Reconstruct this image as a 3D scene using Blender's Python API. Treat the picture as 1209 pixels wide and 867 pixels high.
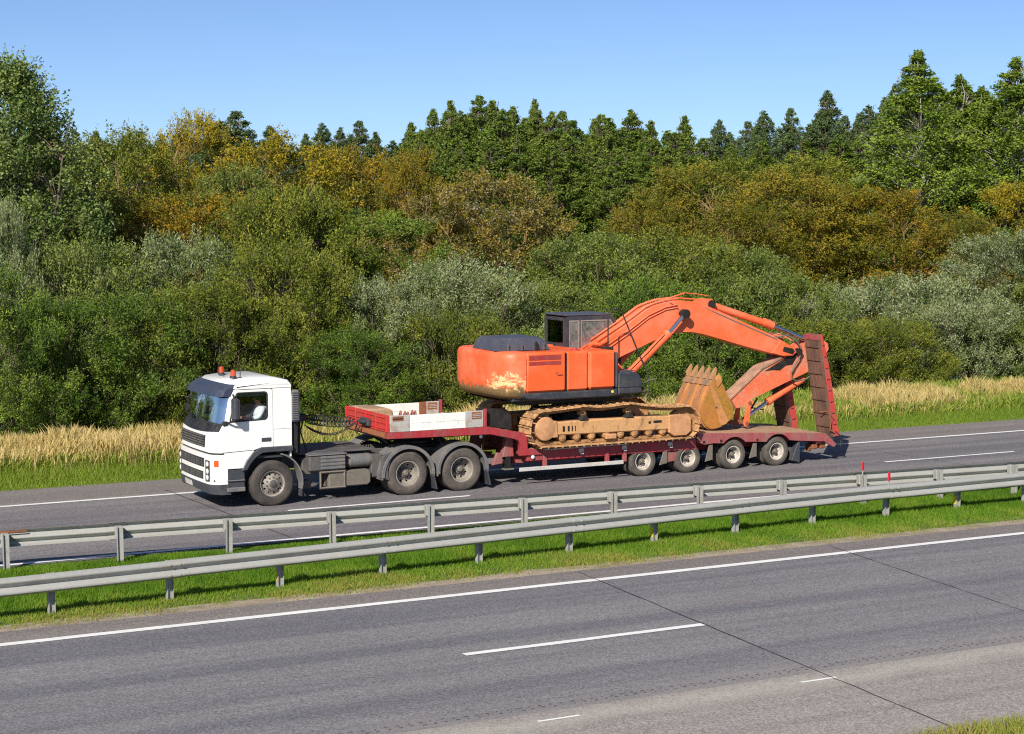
import bpy, bmesh, math, random
import numpy as np
from mathutils import Vector, Matrix

for o in list(bpy.data.objects):
    bpy.data.objects.remove(o)
scene = bpy.context.scene
C = scene.collection
R = math.radians

# ---------------------------------------------------------------- camera, sky, sun, exposure
cam_data = bpy.data.cameras.new('camera')
cam = bpy.data.objects.new('camera', cam_data)
C.objects.link(cam)
cam_data.sensor_fit = 'HORIZONTAL'
cam_data.sensor_width = 36.0
cam_data.lens = 36.0 * 2150.0 / 1209.0
cam_data.clip_start = 0.1
cam_data.clip_end = 6000
cam.location = (0, 0, 6.6)
cam.rotation_euler = (R(90 - 4.905), 0, R(-27.839))
scene.camera = cam

SUN_DIR = Vector((0.60, 0.56, -0.57)).normalized()       # the way the light travels
to_sun = -SUN_DIR
sun_el = math.asin(to_sun.z)
sun_az = math.atan2(to_sun.x, to_sun.y)                   # clockwise from +Y
world = bpy.data.worlds.new('World')
scene.world = world
world.use_nodes = True
wn = world.node_tree.nodes
wl_ = world.node_tree.links
wn.clear()
wo = wn.new('ShaderNodeOutputWorld')
bg = wn.new('ShaderNodeBackground')
sky = wn.new('ShaderNodeTexSky')
sky.sky_type = 'NISHITA'
sky.sun_disc = False
sky.sun_elevation = sun_el
sky.sun_rotation = sun_az
sky.altitude = 300
sky.air_density = 0.5
sky.dust_density = 0.6
sky.ozone_density = 4.0
bg.inputs['Strength'].default_value = 0.100
wl_.new(sky.outputs[0], bg.inputs['Color'])
wl_.new(bg.outputs[0], wo.inputs['Surface'])

sun_data = bpy.data.lights.new('sun', 'SUN')
sun_data.energy = 5.0
sun_data.angle = R(0.53)
sun_data.color = (1.0, 0.93, 0.82)
sun = bpy.data.objects.new('sun', sun_data)
C.objects.link(sun)
sun.location = (-30, -30, 60)
sun.rotation_euler = to_sun.to_track_quat('Z', 'Y').to_euler()

vs = scene.view_settings
vs.view_transform = 'Standard'
vs.look = 'None'
vs.gamma = 1
vs.use_curve_mapping = False
vs.exposure = 0.40
scene.cycles.use_denoising = False
scene.cycles.diffuse_bounces = 2
scene.cycles.sample_clamp_indirect = 4.0
scene.cycles.filter_width = 1.15
scene.cycles.max_bounces = 6
scene.cycles.transparent_max_bounces = 8
scene.cycles.transmission_bounces = 3
scene.cycles.caustics_reflective = False
scene.cycles.caustics_refractive = False
scene.render.film_transparent = False

# ---------------------------------------------------------------- materials
def new_mat(name):
    m = bpy.data.materials.new(name)
    m.use_nodes = True
    nt = m.node_tree
    nt.nodes.clear()
    out = nt.nodes.new('ShaderNodeOutputMaterial')
    return m, nt, out

def nd(nt, kind, **kw):
    n = nt.nodes.new(kind)
    for k, v in kw.items():
        if k in ('operation', 'blend_type', 'data_type', 'noise_dimensions', 'attribute_name', 'distribution', 'feature', 'interpolation', 'bands_direction', 'clamp'):
            setattr(n, k, v)
        else:
            n.inputs[k.replace('_', ' ')].default_value = v
    return n

def rgb(c):
    return (c[0], c[1], c[2], 1.0)

def noise(nt, scale, detail=4, rough=0.6, vec=None, dist=0.0):
    n = nd(nt, 'ShaderNodeTexNoise')
    n.inputs['Scale'].default_value = scale
    n.inputs['Detail'].default_value = detail
    n.inputs['Roughness'].default_value = rough
    n.inputs['Distortion'].default_value = dist
    if vec is not None:
        nt.links.new(vec, n.inputs['Vector'])
    return n

def ramp(nt, fac, stops, interp='LINEAR'):
    r = nt.nodes.new('ShaderNodeValToRGB')
    r.color_ramp.interpolation = interp
    e = r.color_ramp.elements
    e[0].position, e[0].color = stops[0][0], rgb(stops[0][1])
    e[1].position, e[1].color = stops[-1][0], rgb(stops[-1][1])
    for p, c in stops[1:-1]:
        k = e.new(p)
        k.color = rgb(c)
    nt.links.new(fac, r.inputs['Fac'])
    return r

def g(v):
    return (v, v, v)

def mixc(nt, fac, a, b, blend='MIX'):
    m = nt.nodes.new('ShaderNodeMix')
    m.data_type = 'RGBA'
    m.blend_type = blend
    for key, val in (('Factor', fac), ('A', a), ('B', b)):
        sock = {'Factor': m.inputs[0], 'A': m.inputs[6], 'B': m.inputs[7]}[key]
        if isinstance(val, (int, float)):
            sock.default_value = val
        elif isinstance(val, tuple):
            sock.default_value = rgb(val)
        else:
            nt.links.new(val, sock)
    return m.outputs[2]

def coords(nt, scale=(1, 1, 1)):
    t = nt.nodes.new('ShaderNodeNewGeometry')
    mp = nt.nodes.new('ShaderNodeMapping')
    mp.inputs['Scale'].default_value = scale
    nt.links.new(t.outputs['Position'], mp.inputs['Vector'])
    return mp.outputs[0]

def bump(nt, height, strength, dist=0.02):
    b = nt.nodes.new('ShaderNodeBump')
    b.inputs['Strength'].default_value = strength
    b.inputs['Distance'].default_value = dist
    nt.links.new(height, b.inputs['Height'])
    return b.outputs[0]

def principled(nt, out, color, rough=0.5, metal=0.0, normal=None, coat=0.0, spec=0.5):
    p = nt.nodes.new('ShaderNodeBsdfPrincipled')
    if isinstance(color, tuple):
        p.inputs['Base Color'].default_value = rgb(color)
    else:
        nt.links.new(color, p.inputs['Base Color'])
    if isinstance(rough, (int, float)):
        p.inputs['Roughness'].default_value = rough
    else:
        nt.links.new(rough, p.inputs['Roughness'])
    p.inputs['Metallic'].default_value = metal
    p.inputs['Coat Weight'].default_value = coat
    p.inputs['Coat Roughness'].default_value = 0.08
    p.inputs['Specular IOR Level'].default_value = spec
    if normal is not None:
        nt.links.new(normal, p.inputs['Normal'])
    nt.links.new(p.outputs[0], out.inputs['Surface'])
    return p

MATS = {}

def painted(name, col, dirt=(0.16, 0.11, 0.07), amount=0.35, rough=0.45, scale=2.2, lo=0.48, hi=0.72, fine=(0.8, 1.15), metal=0.0, coat=0.0, streak=False):
    """weathered paint: two scales of grime over a base colour"""
    m, nt, out = new_mat(name)
    v = coords(nt, (1, 1, 0.35) if streak else (1, 1, 1))
    n1 = noise(nt, scale, 6, 0.65, v)
    n2 = noise(nt, scale * 9, 4, 0.6, v)
    f1 = ramp(nt, n1.outputs['Fac'], [(lo, g(0)), (hi, g(1))])
    f2 = ramp(nt, n2.outputs['Fac'], [(0.3, g(fine[0])), (0.7, g(fine[1]))])
    mul = nd(nt, 'ShaderNodeMath', operation='MULTIPLY')
    nt.links.new(f1.outputs[0], mul.inputs[0])
    mul.inputs[1].default_value = amount
    c = mixc(nt, mul.outputs[0], col, dirt)
    c = mixc(nt, 1.0, c, f2.outputs[0], 'MULTIPLY')
    rr = ramp(nt, n1.outputs['Fac'], [(0.35, g(rough * 0.85)), (0.75, g(min(1, rough * 1.5)))])
    principled(nt, out, c, rr.outputs[0], metal, bump(nt, n2.outputs['Fac'], 0.08, 0.01), coat)
    MATS[name] = m
    return m

painted('cab_white', (0.80, 0.79, 0.77), (0.45, 0.42, 0.38), 0.18, 0.3, 1.6, 0.5, 0.8, (0.97, 1.02), coat=0.25)
painted('dark_trim', (0.045, 0.050, 0.060), (0.14, 0.12, 0.10), 0.5, 0.5, 3)
painted('visor_slate', (0.040, 0.050, 0.085), (0.10, 0.09, 0.08), 0.3, 0.35, 2)
painted('black_plastic', (0.015, 0.016, 0.018), (0.07, 0.06, 0.05), 0.4, 0.55, 4)
painted('chassis_grey', (0.070, 0.071, 0.074), (0.14, 0.12, 0.10), 0.7, 0.7, 3, 0.38, 0.66)
painted('fender_grey', (0.125, 0.127, 0.133), (0.21, 0.18, 0.145), 0.7, 0.6, 3, 0.40, 0.68)
painted('dusty_metal', (0.16, 0.14, 0.115), (0.09, 0.07, 0.05), 0.6, 0.7, 5)
painted('rim_grey', (0.28, 0.25, 0.215), (0.11, 0.09, 0.07), 0.7, 0.6, 6)
painted('trailer_rim', (0.50, 0.46, 0.40), (0.20, 0.16, 0.12), 0.65, 0.6, 6)
painted('tyre_rubber', (0.036, 0.033, 0.031), (0.11, 0.09, 0.072), 0.5, 0.85, 4, 0.35, 0.65)
painted('tyre_dusty', (0.055, 0.050, 0.045), (0.145, 0.12, 0.097), 0.65, 0.9, 4, 0.35, 0.65)
painted('trailer_red', (0.36, 0.028, 0.038), (0.19, 0.09, 0.08), 0.65, 0.5, 2.5, 0.40, 0.70, streak=True)
painted('faded_red', (0.34, 0.055, 0.060), (0.23, 0.14, 0.12), 0.85, 0.65, 3, 0.36, 0.66, streak=True)
painted('bright_red', (0.52, 0.034, 0.030), (0.24, 0.09, 0.07), 0.6, 0.45, 4, 0.45, 0.75, streak=True)
painted('lamp_red', (0.44, 0.070, 0.020), (0.3, 0.02, 0.02), 0.2, 0.2, 4)
painted('lamp_amber', (0.70, 0.09, 0.02), (0.5, 0.1, 0.02), 0.2, 0.2, 4)
painted('board_white', (0.78, 0.77, 0.73), (0.50, 0.44, 0.36), 0.35, 0.6, 2.5, 0.5, 0.8)
painted('board_grey', (0.40, 0.39, 0.36), (0.27, 0.16, 0.10), 0.7, 0.7, 4, 0.5, 0.68)
painted('rust', (0.24, 0.085, 0.035), (0.10, 0.05, 0.03), 0.7, 0.85, 7)
painted('deck_wood', (0.34, 0.215, 0.135), (0.46, 0.29, 0.15), 0.75, 0.85, 2.5, 0.40, 0.68, (0.7, 1.25))
painted('ramp_wood', (0.165, 0.088, 0.058), (0.055, 0.032, 0.025), 0.8, 0.85, 4, 0.38, 0.68, (0.7, 1.25), streak=True)
painted('side_rail_grey', (0.52, 0.50, 0.47), (0.30, 0.26, 0.22), 0.5, 0.55, 3)
painted('excavator_orange', (0.80, 0.115, 0.028), (0.85, 0.22, 0.10), 0.5, 0.42, 1.3, 0.42, 0.72, (0.95, 1.04))
painted('boom_orange', (0.82, 0.135, 0.040), (0.78, 0.26, 0.15), 0.6, 0.5, 1.1, 0.40, 0.72, (0.94, 1.05))
painted('flange_dirty', (0.46, 0.25, 0.16), (0.20, 0.13, 0.09), 0.8, 0.7, 4, 0.42, 0.62)
painted('stick_orange', (0.74, 0.16, 0.07), (0.45, 0.30, 0.20), 0.8, 0.6, 2.2, 0.46, 0.66)
painted('excavator_dark', (0.034, 0.038, 0.050), (0.11, 0.09, 0.075), 0.5, 0.5, 2.4)
painted('hood_slate', (0.060, 0.065, 0.088), (0.15, 0.13, 0.12), 0.4, 0.5, 2.4)
painted('grille_red', (0.36, 0.020, 0.012), (0.20, 0.03, 0.02), 0.4, 0.6, 6)
painted('mud_sand', (0.50, 0.265, 0.105), (0.20, 0.105, 0.045), 0.85, 0.9, 5, 0.36, 0.66, (0.62, 1.25))
painted('frame_mud', (0.56, 0.305, 0.130), (0.10, 0.065, 0.040), 0.62, 0.9, 6.0, 0.53, 0.64, (0.7, 1.22), streak=True)
painted('ramp_red', (0.50, 0.050, 0.042), (0.26, 0.10, 0.07), 0.6, 0.55, 4, 0.42, 0.70)
painted('mud_shoe', (0.58, 0.325, 0.145), (0.22, 0.12, 0.055), 0.85, 0.9, 6, 0.42, 0.62, (0.65, 1.25))
painted('mud_pink', (0.58, 0.30, 0.145), (0.34, 0.17, 0.07), 0.7, 0.9, 5, 0.38, 0.66)
painted('grease_shade_black', (0.012, 0.011, 0.010), (0.05, 0.04, 0.03), 0.5, 0.6, 4)  # black of greasy parts; also colours the added shade block on the gooseneck
painted('bucket_mustard', (0.34, 0.175, 0.026), (0.46, 0.16, 0.035), 0.85, 0.6, 2.2, 0.42, 0.62, (0.75, 1.2))
painted('bucket_orange', (0.47, 0.175, 0.050), (0.20, 0.11, 0.055), 0.8, 0.75, 3.0, 0.40, 0.66, (0.7, 1.25), streak=True)
painted('bucket_wear', (0.22, 0.15, 0.10), (0.46, 0.19, 0.065), 0.8, 0.6, 4.0, 0.42, 0.62, (0.7, 1.25), streak=True)
painted('bucket_plate', (0.56, 0.25, 0.085), (0.36, 0.16, 0.055), 0.75, 0.7, 4.0, 0.42, 0.64, (0.75, 1.2))
painted('tooth_steel', (0.40, 0.21, 0.095), (0.20, 0.13, 0.08), 0.8, 0.6, 6)
painted('galvanised', (0.40, 0.405, 0.38), (0.27, 0.25, 0.21), 0.5, 0.5, 1.6, 0.42, 0.72, (0.93, 1.05), metal=0.25)
painted('post_steel', (0.36, 0.36, 0.34), (0.22, 0.19, 0.15), 0.6, 0.6, 4, metal=0.2)
painted('reflector_red', (0.65, 0.02, 0.04), (0.4, 0.02, 0.03), 0.3, 0.4, 6)
painted('reflector_yellow', (0.75, 0.55, 0.03), (0.4, 0.3, 0.05), 0.3, 0.4, 6)
painted('interior', (0.030, 0.032, 0.036), (0.05, 0.05, 0.05), 0.4, 0.7, 4)
painted('seat_cloth', (0.12, 0.16, 0.24), (0.06, 0.06, 0.08), 0.5, 0.9, 8)
painted('plate_white', (0.66, 0.66, 0.60), (0.30, 0.28, 0.22), 0.8, 0.5, 24, 0.45, 0.6)
painted('chrome', (0.75, 0.76, 0.80), (0.5, 0.5, 0.5), 0.2, 0.12, 5, metal=1.0)
painted('bark_brown', (0.11, 0.085, 0.06), (0.20, 0.155, 0.10), 0.7, 0.9, 8)
painted('bark_ochre', (0.26, 0.17, 0.065), (0.20, 0.14, 0.07), 0.7, 0.9, 6)
painted('bark_grey', (0.24, 0.22, 0.18), (0.12, 0.10, 0.08), 0.7, 0.9, 6)
painted('bark_birch', (0.36, 0.34, 0.29), (0.10, 0.09, 0.08), 0.9, 0.8, 5, 0.55, 0.66)
painted('hair_dark', (0.03, 0.02, 0.015), (0.05, 0.04, 0.03), 0.5, 0.7, 20)

def counterweight_paint():
    m, nt, out = new_mat('counterweight_paint')
    v = coords(nt)
    n1 = noise(nt, 1.7, 6, 0.65, v)
    n2 = noise(nt, 5.5, 6, 0.7, v, 0.6)
    n3 = noise(nt, 22, 4, 0.6, v)
    base = mixc(nt, ramp(nt, n1.outputs['Fac'], [(0.40, g(0)), (0.70, g(0.75))]).outputs[0], (0.74, 0.110, 0.035), (0.86, 0.24, 0.12))
    sx = nt.nodes.new('ShaderNodeSeparateXYZ')
    nt.links.new(v, sx.inputs[0])
    # scraped paint along the lower edge: edge height wanders with noise
    a = nd(nt, 'ShaderNodeMath', operation='MULTIPLY_ADD')
    nt.links.new(n2.outputs['Fac'], a.inputs[0]); a.inputs[1].default_value = 0.95
    nt.links.new(sx.outputs['Z'], a.inputs[2])
    # scrapes gather on the corner that swings past walls
    vd = nd(nt, 'ShaderNodeVectorMath', operation='DISTANCE')
    vz = coords(nt, (1, 1, 2.3))
    nt.links.new(vz, vd.inputs[0]); vd.inputs[1].default_value = (14.12 + 6.0, 38.15 + 0.05, 2.42 * 2.3)
    b = nd(nt, 'ShaderNodeMath', operation='MULTIPLY_ADD')
    nt.links.new(n2.outputs['Fac'], b.inputs[0]); b.inputs[1].default_value = 1.9
    nt.links.new(vd.outputs['Value'], b.inputs[2])
    mr = nt.nodes.new('ShaderNodeMapRange')
    nt.links.new(b.outputs[0], mr.inputs['Value'])
    mr.inputs['From Min'].default_value = 1.50
    mr.inputs['From Max'].default_value = 1.66
    mr.inputs['To Min'].default_value = 1.0
    mr.inputs['To Max'].default_value = 0.0
    vst = coords(nt, (3.0, 3.0, 13.0))
    n4 = noise(nt, 1.0, 5, 0.7, vst, 0.4)
    brk = ramp(nt, n4.outputs['Fac'], [(0.43, g(0)), (0.50, g(1))])
    mrb = nd(nt, 'ShaderNodeMath', operation='MULTIPLY')
    nt.links.new(mr.outputs[0], mrb.inputs[0]); nt.links.new(brk.outputs[0], mrb.inputs[1])
    cream = mixc(nt, ramp(nt, n3.outputs['Fac'], [(0.42, g(0)), (0.6, g(1))]).outputs[0], (0.80, 0.58, 0.30), (0.66, 0.40, 0.16))
    c = mixc(nt, mrb.outputs[0], base, cream)
    mr2 = nt.nodes.new('ShaderNodeMapRange')
    nt.links.new(a.outputs[0], mr2.inputs['Value'])
    mr2.inputs['From Min'].default_value = 2.83
    mr2.inputs['From Max'].default_value = 2.90
    mr2.inputs['To Min'].default_value = 1.0
    mr2.inputs['To Max'].default_value = 0.0
    dark = mixc(nt, ramp(nt, n3.outputs['Fac'], [(0.40, g(0)), (0.62, g(1))]).outputs[0], (0.16, 0.11, 0.055), (0.27, 0.17, 0.06))
    c = mixc(nt, mr2.outputs[0], c, dark)
    principled(nt, out, c, 0.5, 0, bump(nt, n2.outputs['Fac'], 0.12, 0.02))
    MATS['counterweight_paint'] = m
counterweight_paint()

def glass_mat(name, tint, refl, rough=0.02, dust=None):
    m, nt, out = new_mat(name)
    tr = nt.nodes.new('ShaderNodeBsdfTransparent')
    tr.inputs[0].default_value = rgb(tint)
    gl = nt.nodes.new('ShaderNodeBsdfGlossy')
    gl.inputs['Roughness'].default_value = rough
    gl.inputs['Color'].default_value = (1, 1, 1, 1)
    lw = nt.nodes.new('ShaderNodeLayerWeight')
    pw = nd(nt, 'ShaderNodeMath', operation='POWER')
    nt.links.new(lw.outputs['Facing'], pw.inputs[0]); pw.inputs[1].default_value = 4.0
    ad = nd(nt, 'ShaderNodeMath', operation='MULTIPLY_ADD')
    nt.links.new(pw.outputs[0], ad.inputs[0]); ad.inputs[1].default_value = 0.45
    ad.inputs[2].default_value = refl + 0.03
    mx = nt.nodes.new('ShaderNodeMixShader')
    nt.links.new(ad.outputs[0], mx.inputs[0])
    nt.links.new(tr.outputs[0], mx.inputs[1])
    nt.links.new(gl.outputs[0], mx.inputs[2])
    res = mx.outputs[0]
    if dust:
        v = coords(nt)
        n = noise(nt, 4.5, 8, 0.75, v, 1.2)
        df = nt.nodes.new('ShaderNodeBsdfDiffuse')
        df.inputs[0].default_value = rgb(dust)
        f = ramp(nt, n.outputs['Fac'], [(0.36, g(0.12)), (0.68, g(0.85))])
        m2 = nt.nodes.new('ShaderNodeMixShader')
        nt.links.new(f.outputs[0], m2.inputs[0])
        nt.links.new(res, m2.inputs[1])
        nt.links.new(df.outputs[0], m2.inputs[2])
        res = m2.outputs[0]
    nt.links.new(res, out.inputs['Surface'])
    MATS[name] = m
glass_mat('windscreen_glass', (0.45, 0.55, 0.62), 0.55)
glass_mat('door_glass', (0.92, 0.95, 0.96), 0.0)
glass_mat('dusty_glass', (0.50, 0.55, 0.56), 0.14, 0.06, (0.26, 0.265, 0.26))
glass_mat('green_glass', (0.30, 0.42, 0.32), 0.04)
glass_mat('lens_clear', (0.75, 0.78, 0.80), 0.15)

def skin_shirt():
    m, nt, out = new_mat('driver_clothes')
    tc = nt.nodes.new('ShaderNodeTexCoord')
    sx = nt.nodes.new('ShaderNodeSeparateXYZ')
    nt.links.new(tc.outputs['Object'], sx.inputs[0])
    fz = nd(nt, 'ShaderNodeMath', operation='GREATER_THAN'); fz.inputs[1].default_value = 2.265
    nt.links.new(sx.outputs['Z'], fz.inputs[0])
    fx = nd(nt, 'ShaderNodeMath', operation='LESS_THAN'); fx.inputs[1].default_value = -0.42
    nt.links.new(sx.outputs['X'], fx.inputs[0])
    mxx = nd(nt, 'ShaderNodeMath', operation='MAXIMUM')
    nt.links.new(fz.outputs[0], mxx.inputs[0]); nt.links.new(fx.outputs[0], mxx.inputs[1])
    fl = nd(nt, 'ShaderNodeMath', operation='LESS_THAN'); fl.inputs[1].default_value = 1.78
    nt.links.new(sx.outputs['Z'], fl.inputs[0])
    c = mixc(nt, mxx.outputs[0], (0.75, 0.75, 0.76), (0.50, 0.24, 0.14))
    c = mixc(nt, fl.outputs[0], c, (0.05, 0.07, 0.13))
    principled(nt, out, c, 0.8)
    MATS['driver_clothes'] = m
skin_shirt()

def leaf_mat(name, cols, under, trans=0.20, rough=0.5, underf=0.6):
    m, nt, out = new_mat('leaf_' + name)
    at = nd(nt, 'ShaderNodeAttribute', attribute_name='tint')
    sp = nt.nodes.new('ShaderNodeSeparateColor')
    nt.links.new(at.outputs['Color'], sp.inputs[0])
    oi = nt.nodes.new('ShaderNodeObjectInfo')
    a = nd(nt, 'ShaderNodeMath', operation='MULTIPLY_ADD')      # clump tint, then leaf tint, then tree tint
    nt.links.new(sp.outputs[0], a.inputs[0]); a.inputs[1].default_value = 0.60
    b = nd(nt, 'ShaderNodeMath', operation='MULTIPLY_ADD')
    nt.links.new(sp.outputs[1], b.inputs[0]); b.inputs[1].default_value = 0.34
    d = nd(nt, 'ShaderNodeMath', operation='MULTIPLY')
    nt.links.new(oi.outputs['Random'], d.inputs[0]); d.inputs[1].default_value = 0.20
    nt.links.new(d.outputs[0], b.inputs[2]); nt.links.new(b.outputs[0], a.inputs[2])
    r = ramp(nt, a.outputs[0], [(0.20, cols[0]), (0.55, cols[1]), (0.92, cols[2])])
    geo = nt.nodes.new('ShaderNodeNewGeometry')
    ug = nd(nt, 'ShaderNodeMath', operation='MULTIPLY')
    nt.links.new(geo.outputs['Backfacing'], ug.inputs[0]); ug.inputs[1].default_value = underf
    c = mixc(nt, ug.outputs[0], r.outputs[0], under)
    p = nt.nodes.new('ShaderNodeBsdfPrincipled')
    nt.links.new(c, p.inputs['Base Color'])
    p.inputs['Roughness'].default_value = rough
    p.inputs['Specular IOR Level'].default_value = 0.13
    t = nt.nodes.new('ShaderNodeBsdfTranslucent')
    tc2 = mixc(nt, 1.0, c, (1.15, 1.25, 0.55), 'MULTIPLY')
    nt.links.new(tc2, t.inputs['Color'])
    mx = nt.nodes.new('ShaderNodeMixShader')
    mx.inputs[0].default_value = trans
    nt.links.new(p.outputs[0], mx.inputs[1]); nt.links.new(t.outputs[0], mx.inputs[2])
    nt.links.new(mx.outputs[0], out.inputs['Surface'])
    MATS['leaf_' + name] = m

leaf_mat('green', [(0.032, 0.076, 0.008), (0.096, 0.174, 0.016), (0.205, 0.285, 0.036)], (0.16, 0.21, 0.06))
leaf_mat('olive', [(0.044, 0.072, 0.008), (0.126, 0.162, 0.015), (0.255, 0.270, 0.034)], (0.19, 0.21, 0.05))
leaf_mat('sage', [(0.048, 0.084, 0.013), (0.132, 0.182, 0.026), (0.262, 0.300, 0.058)], (0.23, 0.28, 0.10))
leaf_mat('silver', [(0.062, 0.104, 0.024), (0.140, 0.190, 0.052), (0.330, 0.360, 0.170)], (0.38, 0.42, 0.26), 0.22, 0.5, 0.7)
leaf_mat('flecked', [(0.050, 0.062, 0.010), (0.135, 0.130, 0.018), (0.270, 0.200, 0.032)], (0.46, 0.40, 0.33), 0.2, 0.5, 0.45)
leaf_mat('yellow', [(0.120, 0.135, 0.010), (0.250, 0.215, 0.014), (0.450, 0.315, 0.018)], (0.31, 0.26, 0.04))
leaf_mat('orange', [(0.098, 0.120, 0.010), (0.195, 0.165, 0.013), (0.370, 0.210, 0.015)], (0.25, 0.20, 0.035))
leaf_mat('brown', [(0.078, 0.108, 0.010), (0.155, 0.158, 0.014), (0.275, 0.205, 0.019)], (0.22, 0.20, 0.05))
leaf_mat('aspen', [(0.062, 0.112, 0.020), (0.125, 0.190, 0.036), (0.230, 0.290, 0.075)], (0.27, 0.33, 0.15))
leaf_mat('birch', [(0.070, 0.128, 0.011), (0.140, 0.220, 0.020), (0.245, 0.320, 0.042)], (0.19, 0.25, 0.06))
leaf_mat('poplar', [(0.060, 0.108, 0.013), (0.120, 0.182, 0.022), (0.210, 0.260, 0.042)], (0.18, 0.24, 0.07))
leaf_mat('dark', [(0.055, 0.092, 0.034), (0.098, 0.148, 0.048), (0.150, 0.195, 0.066)], (0.15, 0.20, 0.10))
leaf_mat('lawn', [(0.110, 0.190, 0.022), (0.220, 0.315, 0.036), (0.400, 0.430, 0.085)], (0.24, 0.32, 0.06), 0.4, 0.6, 0.3)
leaf_mat('median', [(0.075, 0.170, 0.010), (0.165, 0.310, 0.020), (0.390, 0.320, 0.095)], (0.20, 0.30, 0.05), 0.4, 0.6, 0.3)
leaf_mat('straw', [(0.300, 0.270, 0.070), (0.540, 0.420, 0.165), (0.690, 0.540, 0.270)], (0.5, 0.40, 0.18), 0.3, 0.7, 0.3)

def ground_mat():
    m, nt, out = new_mat('soil_grass')
    v = coords(nt)
    n1 = noise(nt, 0.5, 5, 0.6, v)
    n2 = noise(nt, 14, 5, 0.7, v)
    c = ramp(nt, n1.outputs['Fac'], [(0.35, (0.070, 0.115, 0.014)), (0.6, (0.110, 0.140, 0.022)), (0.75, (0.16, 0.12, 0.06))]).outputs[0]
    c = mixc(nt, 1.0, c, ramp(nt, n2.outputs['Fac'], [(0.3, g(0.6)), (0.7, g(1.3))]).outputs[0], 'MULTIPLY')
    principled(nt, out, c, 0.95, 0, bump(nt, n2.outputs['Fac'], 0.5, 0.05))
    MATS['soil_grass'] = m
ground_mat()

def gravel_mat():
    m, nt, out = new_mat('roadside_grit')
    v = coords(nt)
    n1 = noise(nt, 2.0, 5, 0.6, v)
    n2 = noise(nt, 40, 4, 0.7, v)
    c = ramp(nt, n1.outputs['Fac'], [(0.35, (0.24, 0.19, 0.13)), (0.65, (0.40, 0.33, 0.25))]).outputs[0]
    c = mixc(nt, 1.0, c, ramp(nt, n2.outputs['Fac'], [(0.3, g(0.65)), (0.7, g(1.3))]).outputs[0], 'MULTIPLY')
    principled(nt, out, c, 0.95, 0, bump(nt, n2.outputs['Fac'], 0.6, 0.02))
    MATS['roadside_grit'] = m
gravel_mat()

def asphalt(name, base, warm, band_amt=0.30, dust_band=None):
    m, nt, out = new_mat(name)
    v = coords(nt)
    vb = coords(nt, (0.022, 0.95, 1))
    vs_ = coords(nt, (0.25, 2.5, 1))
    nb = noise(nt, 1.0, 3, 0.55, vb)
    ns = noise(nt, 1.0, 6, 0.7, vs_)
    n2 = noise(nt, 34, 3, 0.8, v)
    n3 = noise(nt, 17, 4, 0.75, v)
    c = mixc(nt, ramp(nt, nb.outputs['Fac'], [(0.42, g(0)), (0.58, g(1))]).outputs[0], base, warm)
    c = mixc(nt, 1.0, c, ramp(nt, ns.outputs['Fac'], [(0.3, g(1 - band_amt * 0.5)), (0.7, g(1 + band_amt * 0.4))]).outputs[0], 'MULTIPLY')
    c = mixc(nt, 1.0, c, ramp(nt, n2.outputs['Fac'], [(0.30, g(0.45)), (0.70, g(1.60))]).outputs[0], 'MULTIPLY')
    c = mixc(nt, 1.0, c, ramp(nt, n3.outputs['Fac'], [(0.3, g(0.86)), (0.7, g(1.14))]).outputs[0], 'MULTIPLY')
    if dust_band:
        yc, hw, col = dust_band
        sx = nt.nodes.new('ShaderNodeSeparateXYZ')
        nt.links.new(v, sx.inputs[0])
        wob = noise(nt, 0.6, 4, 0.6, v)
        a = nd(nt, 'ShaderNodeMath', operation='MULTIPLY_ADD')
        nt.links.new(wob.outputs['Fac'], a.inputs[0]); a.inputs[1].default_value = 0.9
        nt.links.new(sx.outputs['Y'], a.inputs[2])
        s = nd(nt, 'ShaderNodeMath', operation='SUBTRACT')
        nt.links.new(a.outputs[0], s.inputs[0]); s.inputs[1].default_value = yc + 0.45
        ab = nd(nt, 'ShaderNodeMath', operation='ABSOLUTE')
        nt.links.new(s.outputs[0], ab.inputs[0])
        mr = nt.nodes.new('ShaderNodeMapRange')
        nt.links.new(ab.outputs[0], mr.inputs['Value'])
        mr.inputs['From Max'].default_value = hw
        mr.inputs['To Min'].default_value = 1; mr.inputs['To Max'].default_value = 0
        gr = noise(nt, 30, 3, 0.8, v)
        f = nd(nt, 'ShaderNodeMath', operation='MULTIPLY')
        nt.links.new(mr.outputs[0], f.inputs[0])
        nt.links.new(ramp(nt, gr.outputs['Fac'], [(0.38, g(0.15)), (0.62, g(1))]).outputs[0], f.inputs[1])
        c = mixc(nt, f.outputs[0], c, col)
    principled(nt, out, c, 0.9, 0, bump(nt, n2.outputs['Fac'], 0.35, 0.008), spec=0.3)
    MATS[name] = m
asphalt('asphalt_near', (0.138, 0.134, 0.150), (0.188, 0.180, 0.188), 0.22, (20.72, 0.55, (0.27, 0.25, 0.235)))
asphalt('asphalt_far', (0.138, 0.130, 0.142), (0.190, 0.178, 0.178), 0.25)
asphalt('shoulder_warm', (0.178, 0.158, 0.150), (0.205, 0.184, 0.170), 0.2)
asphalt('shoulder_pale', (0.235, 0.212, 0.200), (0.275, 0.250, 0.234), 0.2, (20.25, 0.55, (0.42, 0.40, 0.35)))

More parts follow.
